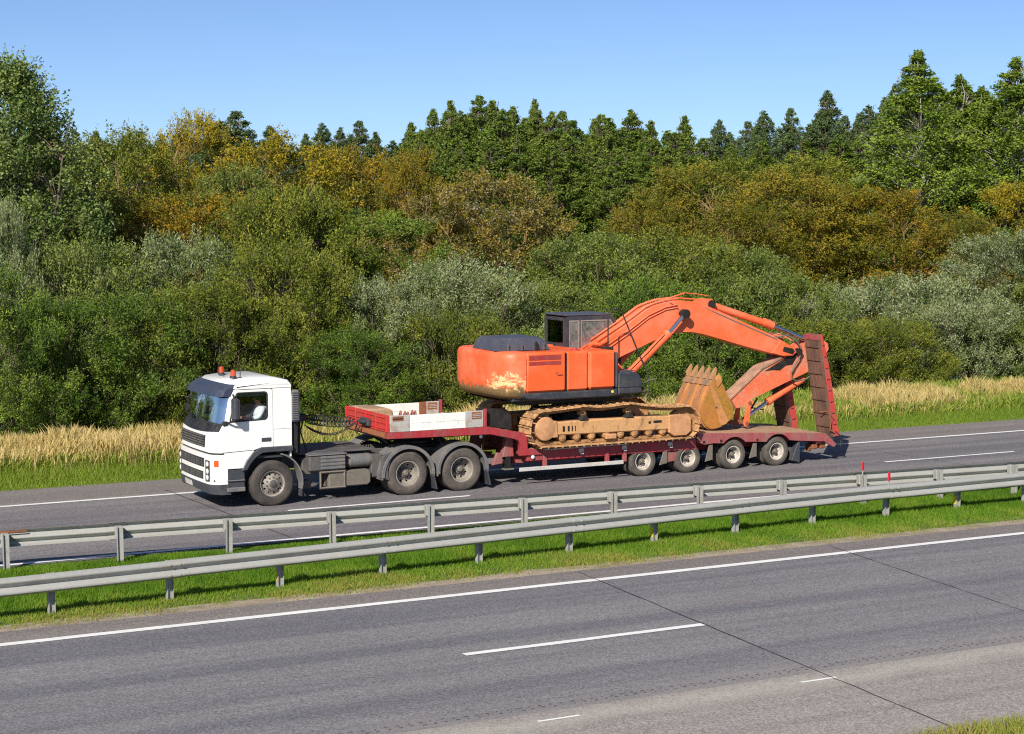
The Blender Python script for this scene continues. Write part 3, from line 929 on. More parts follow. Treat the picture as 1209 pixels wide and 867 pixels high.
def make_tree_meshes(kind, seed, H, Wd, shape, n_clump, twigs, per_twig, leafL, leafW, base, stems, upness, bark, clump_r, droop=0.0, twig_len=0.5, top_pow=1.0):
    """returns (crown mesh, trunk mesh) for a tree H tall and Wd wide standing at the origin"""
    r = np.random.default_rng(seed)
    # lumps make the outline uneven
    la = r.uniform(0, 2 * np.pi, 9); lz = r.uniform(0, 1, 9); lr = r.uniform(-0.22, 0.28, 9) * (0.45 if shape == 'cone' else 1.0)
    def radius(t, az):
        if shape == 'round':
            q = np.sqrt(np.clip(1 - ((t - 0.46) / 0.56) ** 2, 0, 1))
        elif shape == 'shrub':
            q = np.sqrt(np.clip(1 - ((t - 0.36) / 0.66) ** 2, 0, 1)) ** 0.9
        elif shape == 'cone':
            q = np.clip(np.minimum((t + 0.12) / 0.30, ((1.0 - t) / 0.60)) , 0, 1) ** top_pow
        else:
            q = np.clip(np.minimum((t + 0.18) / 0.36, ((1.0 - t) / 0.58)), 0, 1) ** 0.75
        m = np.ones_like(t)
        for i in range(9):
            da = np.cos(az - la[i]); m += lr[i] * np.exp(-((t - lz[i]) / 0.16) ** 2) * np.clip(da, 0, 1) ** 2
        return q * m * Wd / 2
    az = r.uniform(0, 2 * np.pi, n_clump)
    t = r.uniform(0.0, 1.0, n_clump)
    if shape == 'cone': t = 1 - (1 - t) ** 0.85; t[:3] = (0.93, 0.965, 0.995)
    fr = np.where(r.uniform(0, 1, n_clump) < 0.72, r.uniform(0.70, 1.0, n_clump), r.uniform(0.15, 0.7, n_clump))
    rad = radius(t, az) * fr
    cz = base * H + t * (1 - base) * H * 0.97
    cc = np.stack([np.cos(az) * rad, np.sin(az) * rad, cz], 1)
    # twigs fan out of every clump, outward and upward
    n_t = n_clump * twigs
    ci = np.repeat(np.arange(n_clump), twigs)
    out = cc[ci] * np.array([1, 1, 0]); ol = np.linalg.norm(out, axis=1, keepdims=True)
    out = out / np.maximum(ol, 0.05) * np.clip(ol / 0.55, 0.15, 1.0)
    dirs = out * 0.75 + np.array([0, 0, upness]) + r.normal(0, 0.55, (n_t, 3))
    dirs /= np.linalg.norm(dirs, axis=1, keepdims=True)
    tap = np.clip((1.04 - t[ci]) / 0.36, 0.16, 1.0) if shape == 'cone' else np.ones(n_t)
    start = cc[ci] + r.normal(0, clump_r, (n_t, 3)) * np.array([1, 1, 0.75]) * tap[:, None]
    tl = twig_len * r.uniform(0.5, 1.25, n_t) * tap
    # leaves along each twig
    n_l = n_t * per_twig
    ti = np.repeat(np.arange(n_t), per_twig)
    s = r.uniform(0.05, 1.0, n_l)
    pos = start[ti] + dirs[ti] * (tl[ti] * s)[:, None]
    pos[:, 2] -= droop * (s * tl[ti]) ** 2
    pos += r.normal(0, leafL * 0.45, (n_l, 3))
    ax = dirs[ti] * 0.8 + r.normal(0, 0.6, (n_l, 3))
    nrm = np.array([0, 0, 0.75]) + out[ci][ti] * 0.35 + r.normal(0, 0.65, (n_l, 3))
    L = leafL * r.uniform(0.6, 1.3, n_l); W = leafW * r.uniform(0.7, 1.25, n_l)
    ok = (pos[:, 2] > 0.05) & (r.uniform(0, 1, n_l) < (np.clip((1.05 - t[ci][ti]) / 0.17, 0.3, 1.0) if shape == 'cone' else 1.0))
    pos, ax, nrm, L, W, ti = pos[ok], ax[ok], nrm[ok], L[ok], W[ok], ti[ok]
    V = leaf_quads(pos, ax, nrm, L, W)
    n = len(pos)
    F = np.arange(4 * n).reshape(n, 4)
    ct = r.uniform(0, 1, n_clump)
    T = np.stack([np.clip(ct[ci][ti] + r.normal(0, 0.08, n), 0, 1), r.uniform(0, 1, n)], 1)
    crown = np_mesh('crown', V, F, 'leaf_green', np.repeat(T, 4, 0))
    # trunk, limbs and twigs
    mb = MB()
    rr = random.Random(seed)
    stem_pts = []
    for k in range(stems):
        a = rr.uniform(0, 6.28)
        sp = (Wd * 0.30 if stems > 1 else Wd * 0.04) * rr.uniform(0.5, 1.1)
        top = H * (rr.uniform(0.70, 0.92) if stems > 1 else 0.97)
        pts, rs = [], []
        r0 = (0.0085 * H if stems == 1 else 0.007 * H)
        for i in range(8):
            u = i / 7
            pts.append(Vector((math.cos(a) * sp * u ** 0.8 + rr.uniform(-1, 1) * 0.012 * H * (u > 0), math.sin(a) * sp * u ** 0.8 + rr.uniform(-1, 1) * 0.012 * H * (u > 0), top * u - 0.12 * (u == 0))))
            rs.append(r0 * (1 - 0.88 * u) + 0.004)
        mb.tube(pts, rs, 7 if stems == 1 else 5)
        stem_pts.append(pts)
    for i in range(0, n_clump):
        c = Vector(cc[i])
        best = None
        for pts in stem_pts:
            for q in pts[1:-1]:
                if q.z < c.z - 0.04 * H:
                    dd = (q - c).length + 0.8 * abs((c.z - q.z) - 0.16 * H)
                    if best is None or dd < best[0]:
                        best = (dd, q)
        if best is None:
            continue
        q = best[1]
        m1 = q.lerp(c, 0.5) + Vector((rr.uniform(-1, 1), rr.uniform(-1, 1), rr.uniform(-0.2, 1))) * 0.03 * H
        mb.tube([q, m1, c], [0.0018 * H + 0.004, 0.0011 * H + 0.003, 0.003], 3, False)
    for i in range(0, n_t, 3):
        mb.tube([tuple(cc[ci[i]]), tuple(start[i] + dirs[i] * tl[i] * 0.9)], [0.006, 0.003], 3, False)
    trunk = mb.mesh('trunk', bark, 60)
    return crown, trunk, H, Wd

PROTO = {
    'shrub': [make_tree_meshes('shrub', s, 4.6, 5.2, 'shrub', 150, 22, 17, 0.085, 0.036, 0.02, 9, 1.15, 'bark_brown', 0.16, 0.0, 0.50) for s in (1, 2, 3, 4)],
    'shrub_low': [make_tree_meshes('shrub', s, 2.9, 5.6, 'shrub', 150, 22, 16, 0.085, 0.036, 0.02, 12, 1.5, 'bark_brown', 0.13, 0.0, 0.50) for s in (5, 6, 7)],
    'round': [make_tree_meshes('round', s, 8.5, 5.6, 'round', 185, 21, 15, 0.095, 0.054, 0.05, 5, 0.85, 'bark_ochre', 0.20, 0.0, 0.52) for s in (11, 12, 13, 14)],
    'aspen': [make_tree_meshes('aspen', s, 12.5, 5.2, 'oval', 290, 20, 13, 0.105, 0.075, 0.02, 4, 1.9, 'bark_brown', 0.20, 0.0, 0.80) for s in (21,)],
    'birch': [make_tree_meshes('birch', s, 15.5, 4.8, 'cone', 420, 15, 11, 0.115, 0.080, 0.06, 1, 0.45, 'bark_birch', 0.21, 0.3, 0.52, 0.85) for s in (31, 32)],
    'poplar': [make_tree_meshes('poplar', s, 14.0, 3.6, 'cone', 460, 10, 10, 0.115, 0.085, 0.05, 1, 0.9, 'bark_brown', 0.18, 0.0, 0.45, pw) for s, pw in ((41, 0.75), (42, 0.6), (43, 0.85), (44, 0.7))],
}
TREES = [
    ('shrub', 10.1, 50, 4.8, 3.9, 'green', 'fresh green willow shrub beside the tall aspen', 'willow shrubs behind the dry grass'),
    ('shrub', 12.2, 50.5, 3.9, 4.0, 'green', 'fresh green willow shrub behind the dry grass ahead of the lorry, nearer the road', 'willow shrubs behind the dry grass'),
    ('shrub', 14.7, 51.5, 4.0, 4.7, 'green', 'fresh green willow shrub behind the dry grass ahead of the lorry, farther back', 'willow shrubs behind the dry grass'),
    ('shrub', 17.0, 51, 4.2, 4.2, 'olive', 'olive green willow shrub behind the white cab', 'willow shrubs behind the dry grass'),
    ('shrub', 14.8, 56, 5.3, 5.0, 'sage', 'tall grey green willow shrub behind the dry grass ahead of the lorry', 'willow shrubs behind the dry grass'),
    ('shrub', 17.9, 56.5, 5.5, 4.6, 'silver', 'tall pale silvery willow shrub behind the white cab', 'willow shrubs behind the dry grass'),
    ('shrub', 20.0, 53, 5.3, 4.7, 'olive', 'tall olive green willow shrub behind the white cab, nearer the road', 'willow shrubs behind the dry grass'),
    ('shrub', 22.5, 60, 6.9, 5.6, 'olive', 'tall olive green willow shrub behind the white cab, farther back', 'willow shrubs behind the dry grass'),
    ('shrub', 23.0, 52, 4.2, 3.5, 'silver', 'pale silvery willow shrub behind the white gooseneck boards', 'willow shrubs behind the dry grass'),
    ('shrub', 21.1, 50, 2.9, 3.8, 'green', 'low fresh green willow shrub behind the white gooseneck boards', 'willow shrubs behind the dry grass'),
    ('shrub', 24.5, 50.5, 3.1, 4.5, 'olive', 'low olive green willow shrub behind the white gooseneck boards', 'willow shrubs behind the dry grass'),
    ('shrub', 26.9, 54, 4.7, 4.8, 'silver', 'pale silvery willow shrub behind the excavator engine hood', 'willow shrubs behind the dry grass'),
    ('shrub', 29.9, 54.5, 3.8, 4.9, 'sage', 'grey green willow shrub behind the excavator engine hood', 'willow shrubs behind the dry grass'),
    ('shrub', 28.4, 50.5, 2.5, 4.9, 'green', 'low fresh green willow shrub behind the excavator cab', 'willow shrubs behind the dry grass'),
    ('shrub', 35.2, 60, 5.3, 6.5, 'sage', 'tall grey green willow shrub behind the excavator cab', 'willow shrubs behind the dry grass'),
    ('shrub', 39.3, 61, 5.4, 6.4, 'olive', 'tall olive green willow shrub behind the boom elbow', 'willow shrubs behind the dry grass'),
    ('shrub', 35.0, 56, 3.8, 5.8, 'green', 'fresh green willow shrub behind the boom elbow', 'willow shrubs behind the dry grass'),
    ('shrub', 41.0, 60, 4.9, 6.1, 'sage', 'grey green willow shrub behind the bucket and stick, farther back', 'willow shrubs behind the dry grass'),
    ('shrub', 41.1, 57, 3.8, 6.2, 'sage', 'grey green willow shrub behind the bucket and stick, nearer the road', 'willow shrubs behind the dry grass'),
    ('shrub', 35.9, 53, 2.7, 5.4, 'green', 'low fresh green willow shrub behind the bucket and stick', 'willow shrubs behind the dry grass'),
    ('shrub', 40.7, 54, 2.4, 5.6, 'olive', 'low olive green willow shrub behind the raised ramps', 'willow shrubs behind the dry grass'),
    ('shrub', 44.2, 53.5, 2.3, 4.4, 'olive', 'low olive green willow shrub just past the raised ramps', 'willow shrubs behind the dry grass'),
    ('shrub', 49.6, 58, 3.6, 7.0, 'silver', 'pale silvery willow shrub just past the raised ramps', 'willow shrubs behind the dry grass'),
    ('shrub', 48.8, 54.5, 2.8, 5.0, 'silver', 'low pale silvery willow shrub well past the raised ramps', 'willow shrubs behind the dry grass'),
    ('shrub', 57.9, 62, 5.2, 6.1, 'silver', 'tall pale silvery willow shrub well past the raised ramps', 'willow shrubs behind the dry grass'),
    ('shrub', 51.6, 54, 2.1, 5.7, 'sage', 'low grey green willow shrub well past the raised ramps, nearer the road', 'willow shrubs behind the dry grass'),
    ('shrub', 47.8, 60, 3.2, 5.6, 'silver', 'low pale silvery willow shrub just past the raised ramps', 'willow shrubs behind the dry grass'),
    ('shrub', 59.1, 58, 3.6, 7.4, 'sage', 'grey green willow shrub well past the raised ramps', 'willow shrubs behind the dry grass'),
    ('shrub', 12.2, 56, 6.4, 2.3, 'silver', 'tall pale silvery willow shrub beside the tall aspen', 'willow shrubs behind the dry grass'),
    ('shrub', 63.7, 58, 2.8, 7.9, 'sage', 'low grey green willow shrub well past the raised ramps, farther back', 'willow shrubs behind the dry grass'),
    ('shrub', 70.9, 60, 3.0, 8.4, 'olive', 'low olive green willow shrub well past the raised ramps', 'willow shrubs behind the dry grass'),
    ('round', 26.1, 60, 6.7, 5.2, 'green', 'fresh green broadleaf tree behind the white gooseneck boards', 'broadleaf trees of the thicket'),
    ('round', 24.6, 62, 7.0, 4.6, 'olive', 'olive green broadleaf tree behind the coiled air hoses', 'broadleaf trees of the thicket'),
    ('round', 18.2, 66, 7.3, 5.3, 'brown', 'brownish olive broadleaf tree behind the dry grass ahead of the lorry, farther back', 'broadleaf trees of the thicket'),
    ('round', 21.0, 74, 10.1, 5.3, 'olive', 'tall olive green broadleaf tree behind the dry grass ahead of the lorry', 'broadleaf trees of the thicket'),
    ('round', 24.6, 76, 11.0, 4.0, 'yellow', 'tall golden yellow broadleaf tree behind the white cab, farther back', 'broadleaf trees of the thicket'),
    ('round', 20.3, 65, 7.3, 5.3, 'orange', 'orange turning broadleaf tree behind the white cab', 'broadleaf trees of the thicket'),
    ('round', 24.9, 72, 8.5, 4.2, 'sage', 'grey green broadleaf tree behind the white cab', 'broadleaf trees of the thicket'),
    ('round', 28.0, 74, 10.0, 6.2, 'yellow', 'tall golden yellow broadleaf tree behind the white cab, nearer the road', 'broadleaf trees of the thicket'),
    ('round', 32.2, 76, 9.6, 5.8, 'orange', 'tall orange turning broadleaf tree behind the white gooseneck boards, farther back', 'broadleaf trees of the thicket'),
    ('round', 32.9, 72, 9.4, 3.3, 'orange', 'tall orange turning broadleaf tree behind the white gooseneck boards, nearer the road', 'broadleaf trees of the thicket'),
    ('round', 24.1, 67, 7.2, 4.9, 'yellow', 'golden yellow broadleaf tree behind the white cab', 'broadleaf trees of the thicket'),
    ('round', 34.2, 67, 8.3, 6.5, 'flecked', 'pale flecked brown broadleaf tree behind the excavator engine hood', 'broadleaf trees of the thicket'),
    ('round', 37.8, 68, 6.1, 3.3, 'olive', 'olive green broadleaf tree behind the excavator cab', 'broadleaf trees of the thicket'),
    ('round', 47.7, 76, 7.3, 5.0, 'brown', 'brownish olive broadleaf tree behind the boom elbow, nearer the road', 'broadleaf trees of the thicket'),
    ('round', 51.2, 78, 8.9, 6.9, 'brown', 'brownish olive broadleaf tree behind the boom elbow, farther back', 'broadleaf trees of the thicket'),
    ('round', 53.8, 73, 8.6, 7.1, 'brown', 'brownish olive broadleaf tree behind the bucket and stick, farther back', 'broadleaf trees of the thicket'),
    ('round', 62.8, 92, 9.9, 7.7, 'olive', 'tall olive green broadleaf tree behind the bucket and stick', 'broadleaf trees of the thicket'),
    ('round', 56.7, 72, 8.0, 5.5, 'orange', 'orange turning broadleaf tree just past the raised ramps, farther back', 'broadleaf trees of the thicket'),
    ('round', 59.0, 71, 7.7, 5.9, 'orange', 'orange turning broadleaf tree just past the raised ramps, nearer the road', 'broadleaf trees of the thicket'),
    ('round', 72.0, 95, 10.3, 8.2, 'olive', 'tall olive green broadleaf tree behind the raised ramps', 'broadleaf trees of the thicket'),
    ('round', 67.7, 72, 8.2, 5.3, 'yellow', 'golden yellow broadleaf tree well past the raised ramps, nearer the road', 'broadleaf trees of the thicket'),
    ('round', 63.8, 72, 6.6, 4.8, 'brown', 'brownish olive broadleaf tree well past the raised ramps, nearer the road', 'broadleaf trees of the thicket'),
    ('round', 73.1, 72, 8.4, 7.3, 'olive', 'olive green broadleaf tree well past the raised ramps', 'broadleaf trees of the thicket'),
    ('round', 16.2, 64, 6.0, 3.3, 'brown', 'brownish olive broadleaf tree behind the dry grass ahead of the lorry, nearer the road', 'broadleaf trees of the thicket'),
    ('round', 35.5, 74, 7.5, 4.6, 'orange', 'orange turning broadleaf tree behind the white gooseneck boards', 'broadleaf trees of the thicket'),
    ('round', 38.7, 66, 5.7, 3.9, 'green', 'fresh green broadleaf tree behind the excavator cab', 'broadleaf trees of the thicket'),
    ('round', 49.9, 71, 7.0, 5.2, 'brown', 'brownish olive broadleaf tree behind the bucket and stick, nearer the road', 'broadleaf trees of the thicket'),
    ('round', 78.2, 72, 8.2, 7.9, 'brown', 'brownish olive broadleaf tree well past the raised ramps, farther back', 'broadleaf trees of the thicket'),
    ('round', 85.7, 74, 8.7, 8.4, 'orange', 'orange turning broadleaf tree well past the raised ramps', 'broadleaf trees of the thicket'),
    ('round', 94.7, 76, 8.3, 9.3, 'yellow', 'golden yellow broadleaf tree well past the raised ramps, farther back', 'broadleaf trees of the thicket'),
    ('aspen', 14.2, 62, 12.1, 5.3, 'aspen', 'tall dense green aspen towering over the shrubs ahead of the lorry', 'aspens'),
    ('aspen', 11.8, 63, 12.5, 4.3, 'aspen', 'tall green aspen standing next to the broad leaning aspen', 'aspens'),
    ('birch', 70.2, 82, 16.3, 7.0, 'birch', 'tallest light green birch with pointed top above the orange thicket', 'birches'),
    ('birch', 75.0, 84, 15.2, 6.1, 'birch', 'shorter light green birch between the two pointed birches', 'birches'),
    ('birch', 75.4, 81, 16.0, 6.7, 'birch', 'pointed light green birch with forked pale trunk', 'birches'),
    ('birch', 79.9, 82, 15.6, 6.9, 'birch', 'light green birch farthest along the road past the ramps', 'birches'),
    ('birch', 75.2, 86, 14.2, 6.2, 'birch', 'low light green birch filling the gap beside the tallest birch', 'birches'),
    ('birch', 79.4, 87, 14.8, 6.4, 'birch', 'low light green birch filling the gap beside the forked birch', 'birches'),
    ('poplar', 47.8, 140, 14.8, 5.8, 'dark', 'dark pointed conifer-like tree rising behind the golden yellow tree', 'dark pair of trees'),
    ('poplar', 49.7, 141, 15.1, 5.9, 'dark', 'dark pointed conifer-like tree rising behind the golden yellow tree', 'dark pair of trees'),
    ('poplar', 48.1, 104, 12.2, 3.5, 'poplar', 'tall green poplar forming the top of the dense stand', 'poplars of the dense stand'),
    ('poplar', 52.4, 112, 12.2, 3.6, 'poplar', 'tall green poplar forming the top of the dense stand', 'poplars of the dense stand'),
    ('poplar', 51.3, 108, 13.4, 3.4, 'poplar', 'tall green poplar forming the top of the dense stand', 'poplars of the dense stand'),
    ('poplar', 55.6, 116, 13.1, 4.0, 'poplar', 'tall green poplar forming the top of the dense stand', 'poplars of the dense stand'),
    ('poplar', 49.3, 101, 13.7, 3.5, 'poplar', 'tall green poplar forming the top of the dense stand', 'poplars of the dense stand'),
    ('poplar', 51.6, 104, 13.3, 3.8, 'poplar', 'tall green poplar forming the top of the dense stand', 'poplars of the dense stand'),
    ('poplar', 56.2, 112, 14.3, 3.3, 'poplar', 'tall green poplar forming the top of the dense stand', 'poplars of the dense stand'),
    ('poplar', 54.9, 108, 13.9, 3.8, 'poplar', 'tall green poplar forming the top of the dense stand', 'poplars of the dense stand'),
    ('poplar', 59.9, 116, 14.9, 4.3, 'poplar', 'tall green poplar forming the top of the dense stand', 'poplars of the dense stand'),
    ('poplar', 52.7, 101, 13.4, 4.1, 'poplar', 'tall green poplar forming the top of the dense stand', 'poplars of the dense stand'),
    ('poplar', 55.1, 104, 13.8, 3.5, 'poplar', 'tall green poplar forming the top of the dense stand', 'poplars of the dense stand'),
    ('poplar', 60.3, 112, 13.7, 3.6, 'poplar', 'tall green poplar forming the top of the dense stand', 'poplars of the dense stand'),
    ('poplar', 58.8, 108, 14.8, 3.7, 'poplar', 'tall green poplar forming the top of the dense stand', 'poplars of the dense stand'),
    ('poplar', 63.9, 116, 13.9, 4.6, 'poplar', 'tall green poplar forming the top of the dense stand', 'poplars of the dense stand'),
    ('poplar', 56.4, 101, 13.7, 3.5, 'poplar', 'tall green poplar forming the top of the dense stand', 'poplars of the dense stand'),
    ('poplar', 58.5, 104, 13.3, 3.2, 'poplar', 'tall green poplar forming the top of the dense stand', 'poplars of the dense stand'),
    ('poplar', 64.1, 112, 14.2, 4.7, 'poplar', 'tall green poplar forming the top of the dense stand', 'poplars of the dense stand'),
    ('poplar', 62.9, 108, 12.7, 3.9, 'poplar', 'tall green poplar forming the top of the dense stand', 'poplars of the dense stand'),
    ('poplar', 68.1, 116, 13.7, 3.4, 'poplar', 'tall green poplar forming the top of the dense stand', 'poplars of the dense stand'),
    ('poplar', 59.9, 101, 12.5, 3.6, 'poplar', 'tall green poplar forming the top of the dense stand', 'poplars of the dense stand'),
    ('poplar', 62.2, 104, 13.7, 4.5, 'poplar', 'tall green poplar forming the top of the dense stand', 'poplars of the dense stand'),
    ('poplar', 67.7, 112, 12.9, 4.1, 'poplar', 'tall green poplar forming the top of the dense stand', 'poplars of the dense stand'),
    ('poplar', 66.3, 108, 13.6, 4.5, 'poplar', 'tall green poplar forming the top of the dense stand', 'poplars of the dense stand'),
    ('poplar', 71.8, 116, 13.3, 4.0, 'poplar', 'tall green poplar forming the top of the dense stand', 'poplars of the dense stand'),
    ('poplar', 63.5, 101, 12.8, 4.0, 'poplar', 'tall green poplar forming the top of the dense stand', 'poplars of the dense stand'),
    ('poplar', 66.1, 104, 12.1, 4.1, 'poplar', 'tall green poplar forming the top of the dense stand', 'poplars of the dense stand'),
    ('poplar', 72.0, 112, 13.6, 4.1, 'poplar', 'tall green poplar forming the top of the dense stand', 'poplars of the dense stand'),
    ('poplar', 69.9, 108, 11.9, 4.3, 'poplar', 'shorter green poplar on the front edge of the dense stand', 'front poplars of the dense stand'),
    ('poplar', 76.2, 116, 13.3, 4.7, 'poplar', 'tall green poplar forming the top of the dense stand', 'poplars of the dense stand'),
    ('poplar', 67.0, 101, 11.0, 3.4, 'poplar', 'shorter green poplar on the front edge of the dense stand', 'front poplars of the dense stand'),
    ('poplar', 69.6, 104, 11.9, 3.7, 'poplar', 'tall green poplar forming the top of the dense stand', 'poplars of the dense stand'),
    ('poplar', 44.1, 95, 10.9, 3.6, 'poplar', 'shorter green poplar on the front edge of the dense stand', 'front poplars of the dense stand'),
    ('poplar', 46.5, 98, 11.4, 3.7, 'poplar', 'tall green poplar forming the top of the dense stand', 'poplars of the dense stand'),
    ('poplar', 48.7, 99, 10.7, 3.8, 'poplar', 'shorter green poplar on the front edge of the dense stand', 'front poplars of the dense stand'),
    ('poplar', 49.5, 97, 10.4, 3.7, 'poplar', 'shorter green poplar on the front edge of the dense stand', 'front poplars of the dense stand'),
    ('poplar', 49.8, 96, 10.4, 3.7, 'poplar', 'shorter green poplar on the front edge of the dense stand', 'front poplars of the dense stand'),
    ('poplar', 51.1, 96, 10.8, 3.7, 'poplar', 'shorter green poplar on the front edge of the dense stand', 'front poplars of the dense stand'),
    ('poplar', 53.2, 96, 11.1, 3.8, 'poplar', 'shorter green poplar on the front edge of the dense stand', 'front poplars of the dense stand'),
    ('poplar', 56.2, 99, 11.0, 3.9, 'poplar', 'shorter green poplar on the front edge of the dense stand', 'front poplars of the dense stand'),
    ('poplar', 57.6, 99, 10.7, 3.9, 'poplar', 'shorter green poplar on the front edge of the dense stand', 'front poplars of the dense stand'),
    ('poplar', 57.7, 97, 10.2, 3.9, 'poplar', 'shorter green poplar on the front edge of the dense stand', 'front poplars of the dense stand'),
    ('poplar', 57.9, 95, 10.2, 3.8, 'poplar', 'shorter green poplar on the front edge of the dense stand', 'front poplars of the dense stand'),
    ('poplar', 62.1, 99, 11.4, 4.0, 'poplar', 'shorter green poplar on the front edge of the dense stand', 'front poplars of the dense stand'),
    ('poplar', 62.4, 97, 11.6, 4.0, 'poplar', 'tall green poplar forming the top of the dense stand', 'poplars of the dense stand'),
    ('poplar', 64.5, 98, 11.3, 4.0, 'poplar', 'shorter green poplar on the front edge of the dense stand', 'front poplars of the dense stand'),
    ('poplar', 84.4, 124, 14.2, 3.9, 'dark', 'dark green tree on the skyline between poplar stand and birches', 'dark skyline trees'),
    ('poplar', 93.3, 135, 14.2, 4.3, 'dark', 'dark green tree on the skyline between poplar stand and birches', 'dark skyline trees'),
    ('poplar', 96.7, 138, 15.3, 4.4, 'dark', 'dark green tree on the skyline between poplar stand and birches', 'dark skyline trees'),
    ('poplar', 96.0, 135, 14.9, 4.3, 'dark', 'dark green tree on the skyline between poplar stand and birches', 'dark skyline trees'),
    ('poplar', 89.5, 124, 14.4, 4.0, 'dark', 'dark green tree on the skyline between poplar stand and birches', 'dark skyline trees'),
    ('poplar', 93.7, 128, 14.8, 4.1, 'dark', 'dark green tree on the skyline between poplar stand and birches', 'dark skyline trees'),
    ('poplar', 93.5, 126, 14.9, 4.1, 'dark', 'dark green tree on the skyline between poplar stand and birches', 'dark skyline trees'),
    ('poplar', 97.9, 130, 14.7, 4.2, 'dark', 'dark green tree on the skyline between poplar stand and birches', 'dark skyline trees'),
    ('poplar', 102.3, 134, 15.3, 4.4, 'dark', 'dark green tree on the skyline between poplar stand and birches', 'dark skyline trees'),
    ('poplar', 99.1, 128, 16.5, 4.2, 'dark', 'dark green tree on the skyline between poplar stand and birches', 'dark skyline trees'),
    ('poplar', 99.7, 127, 15.4, 4.2, 'dark', 'dark green tree on the skyline between poplar stand and birches', 'dark skyline trees'),
    ('poplar', 101.8, 128, 16.0, 4.2, 'dark', 'dark green tree on the skyline between poplar stand and birches', 'dark skyline trees'),
    ('poplar', 103.2, 128, 17.0, 4.3, 'dark', 'dark green tree on the skyline between poplar stand and birches', 'dark skyline trees'),
    ('poplar', 108.7, 133, 17.1, 4.4, 'dark', 'dark green tree on the skyline between poplar stand and birches', 'dark skyline trees'),
    ('poplar', 106.9, 129, 17.6, 4.3, 'dark', 'dark green tree on the skyline between poplar stand and birches', 'dark skyline trees'),
    ('poplar', 104.2, 124, 16.5, 4.2, 'dark', 'dark green tree on the skyline between poplar stand and birches', 'dark skyline trees'),
    ('poplar', 77.9, 112, 11.2, 4.7, 'poplar', 'green poplar behind the orange brown thicket past the boom', 'poplars behind the orange thicket'),
    ('poplar', 80.1, 112, 12.0, 4.7, 'poplar', 'green poplar behind the orange brown thicket past the boom', 'poplars behind the orange thicket'),
    ('poplar', 82.4, 112, 11.4, 4.7, 'poplar', 'green poplar behind the orange brown thicket past the boom', 'poplars behind the orange thicket'),
    ('poplar', 84.7, 112, 12.3, 4.8, 'poplar', 'green poplar behind the orange brown thicket past the boom', 'poplars behind the orange thicket'),
    ('poplar', 87.0, 112, 12.2, 4.8, 'poplar', 'green poplar behind the orange brown thicket past the boom', 'poplars behind the orange thicket'),
    ('poplar', 89.3, 112, 12.5, 4.8, 'poplar', 'green poplar behind the orange brown thicket past the boom', 'poplars behind the orange thicket'),
    ('poplar', 91.7, 112, 12.8, 4.9, 'poplar', 'green poplar behind the orange brown thicket past the boom', 'poplars behind the orange thicket'),
    ('poplar', 94.1, 112, 13.6, 4.9, 'poplar', 'green poplar behind the orange brown thicket past the boom', 'poplars behind the orange thicket'),
    ('poplar', 36.0, 181, 13.9, 4.9, 'dark', 'distant dark green tree on the wooded skyline behind the golden trees', 'distant skyline trees'),
    ('poplar', 42.5, 204, 15.0, 5.6, 'dark', 'distant dark green tree on the wooded skyline behind the golden trees', 'distant skyline trees'),
    ('poplar', 38.8, 178, 14.5, 4.9, 'dark', 'distant dark green tree on the wooded skyline behind the golden trees', 'distant skyline trees'),
    ('poplar', 40.0, 176, 14.9, 4.8, 'dark', 'distant dark green tree on the wooded skyline behind the golden trees', 'distant skyline trees'),
    ('poplar', 46.9, 198, 15.9, 5.5, 'dark', 'distant dark green tree on the wooded skyline behind the golden trees', 'distant skyline trees'),
    ('poplar', 47.8, 194, 15.4, 5.4, 'dark', 'distant dark green tree on the wooded skyline behind the golden trees', 'distant skyline trees'),
    ('poplar', 49.7, 194, 15.6, 5.4, 'dark', 'distant dark green tree on the wooded skyline behind the golden trees', 'distant skyline trees'),
    ('poplar', 51.1, 192, 15.8, 5.4, 'dark', 'distant dark green tree on the wooded skyline behind the golden trees', 'distant skyline trees'),
    ('poplar', 53.3, 193, 14.6, 5.4, 'dark', 'distant dark green tree on the wooded skyline behind the golden trees', 'distant skyline trees'),
    ('poplar', 52.9, 185, 15.0, 5.2, 'dark', 'distant dark green tree on the wooded skyline behind the golden trees', 'distant skyline trees'),
    ('poplar', 52.7, 178, 15.2, 5.0, 'dark', 'distant dark green tree on the wooded skyline behind the golden trees', 'distant skyline trees'),
    ('poplar', 56.3, 184, 14.2, 5.2, 'dark', 'distant dark green tree on the wooded skyline behind the golden trees', 'distant skyline trees'),
    ('poplar', 61.7, 195, 15.0, 5.6, 'dark', 'distant dark green tree on the wooded skyline behind the golden trees', 'distant skyline trees'),
    ('poplar', 62.1, 190, 15.5, 5.5, 'dark', 'distant dark green tree on the wooded skyline behind the golden trees', 'distant skyline trees'),
    ('poplar', 61.4, 182, 15.2, 5.3, 'dark', 'distant dark green tree on the wooded skyline behind the golden trees', 'distant skyline trees'),
    ('poplar', 65.4, 188, 14.7, 5.5, 'dark', 'distant dark green tree on the wooded skyline behind the golden trees', 'distant skyline trees'),
    ('poplar', 63.1, 176, 14.2, 5.1, 'dark', 'distant dark green tree on the wooded skyline behind the golden trees', 'distant skyline trees'),
    ('poplar', 69.5, 188, 15.5, 5.5, 'dark', 'distant dark green tree on the wooded skyline behind the golden trees', 'distant skyline trees'),
    ('poplar', 69.2, 182, 14.6, 5.4, 'dark', 'distant dark green tree on the wooded skyline behind the golden trees', 'distant skyline trees'),
    ('poplar', 78.7, 201, 15.5, 5.9, 'dark', 'distant dark green tree on the wooded skyline behind the golden trees', 'distant skyline trees'),
    ('poplar', 76.5, 190, 15.8, 5.6, 'dark', 'distant dark green tree on the wooded skyline behind the golden trees', 'distant skyline trees'),
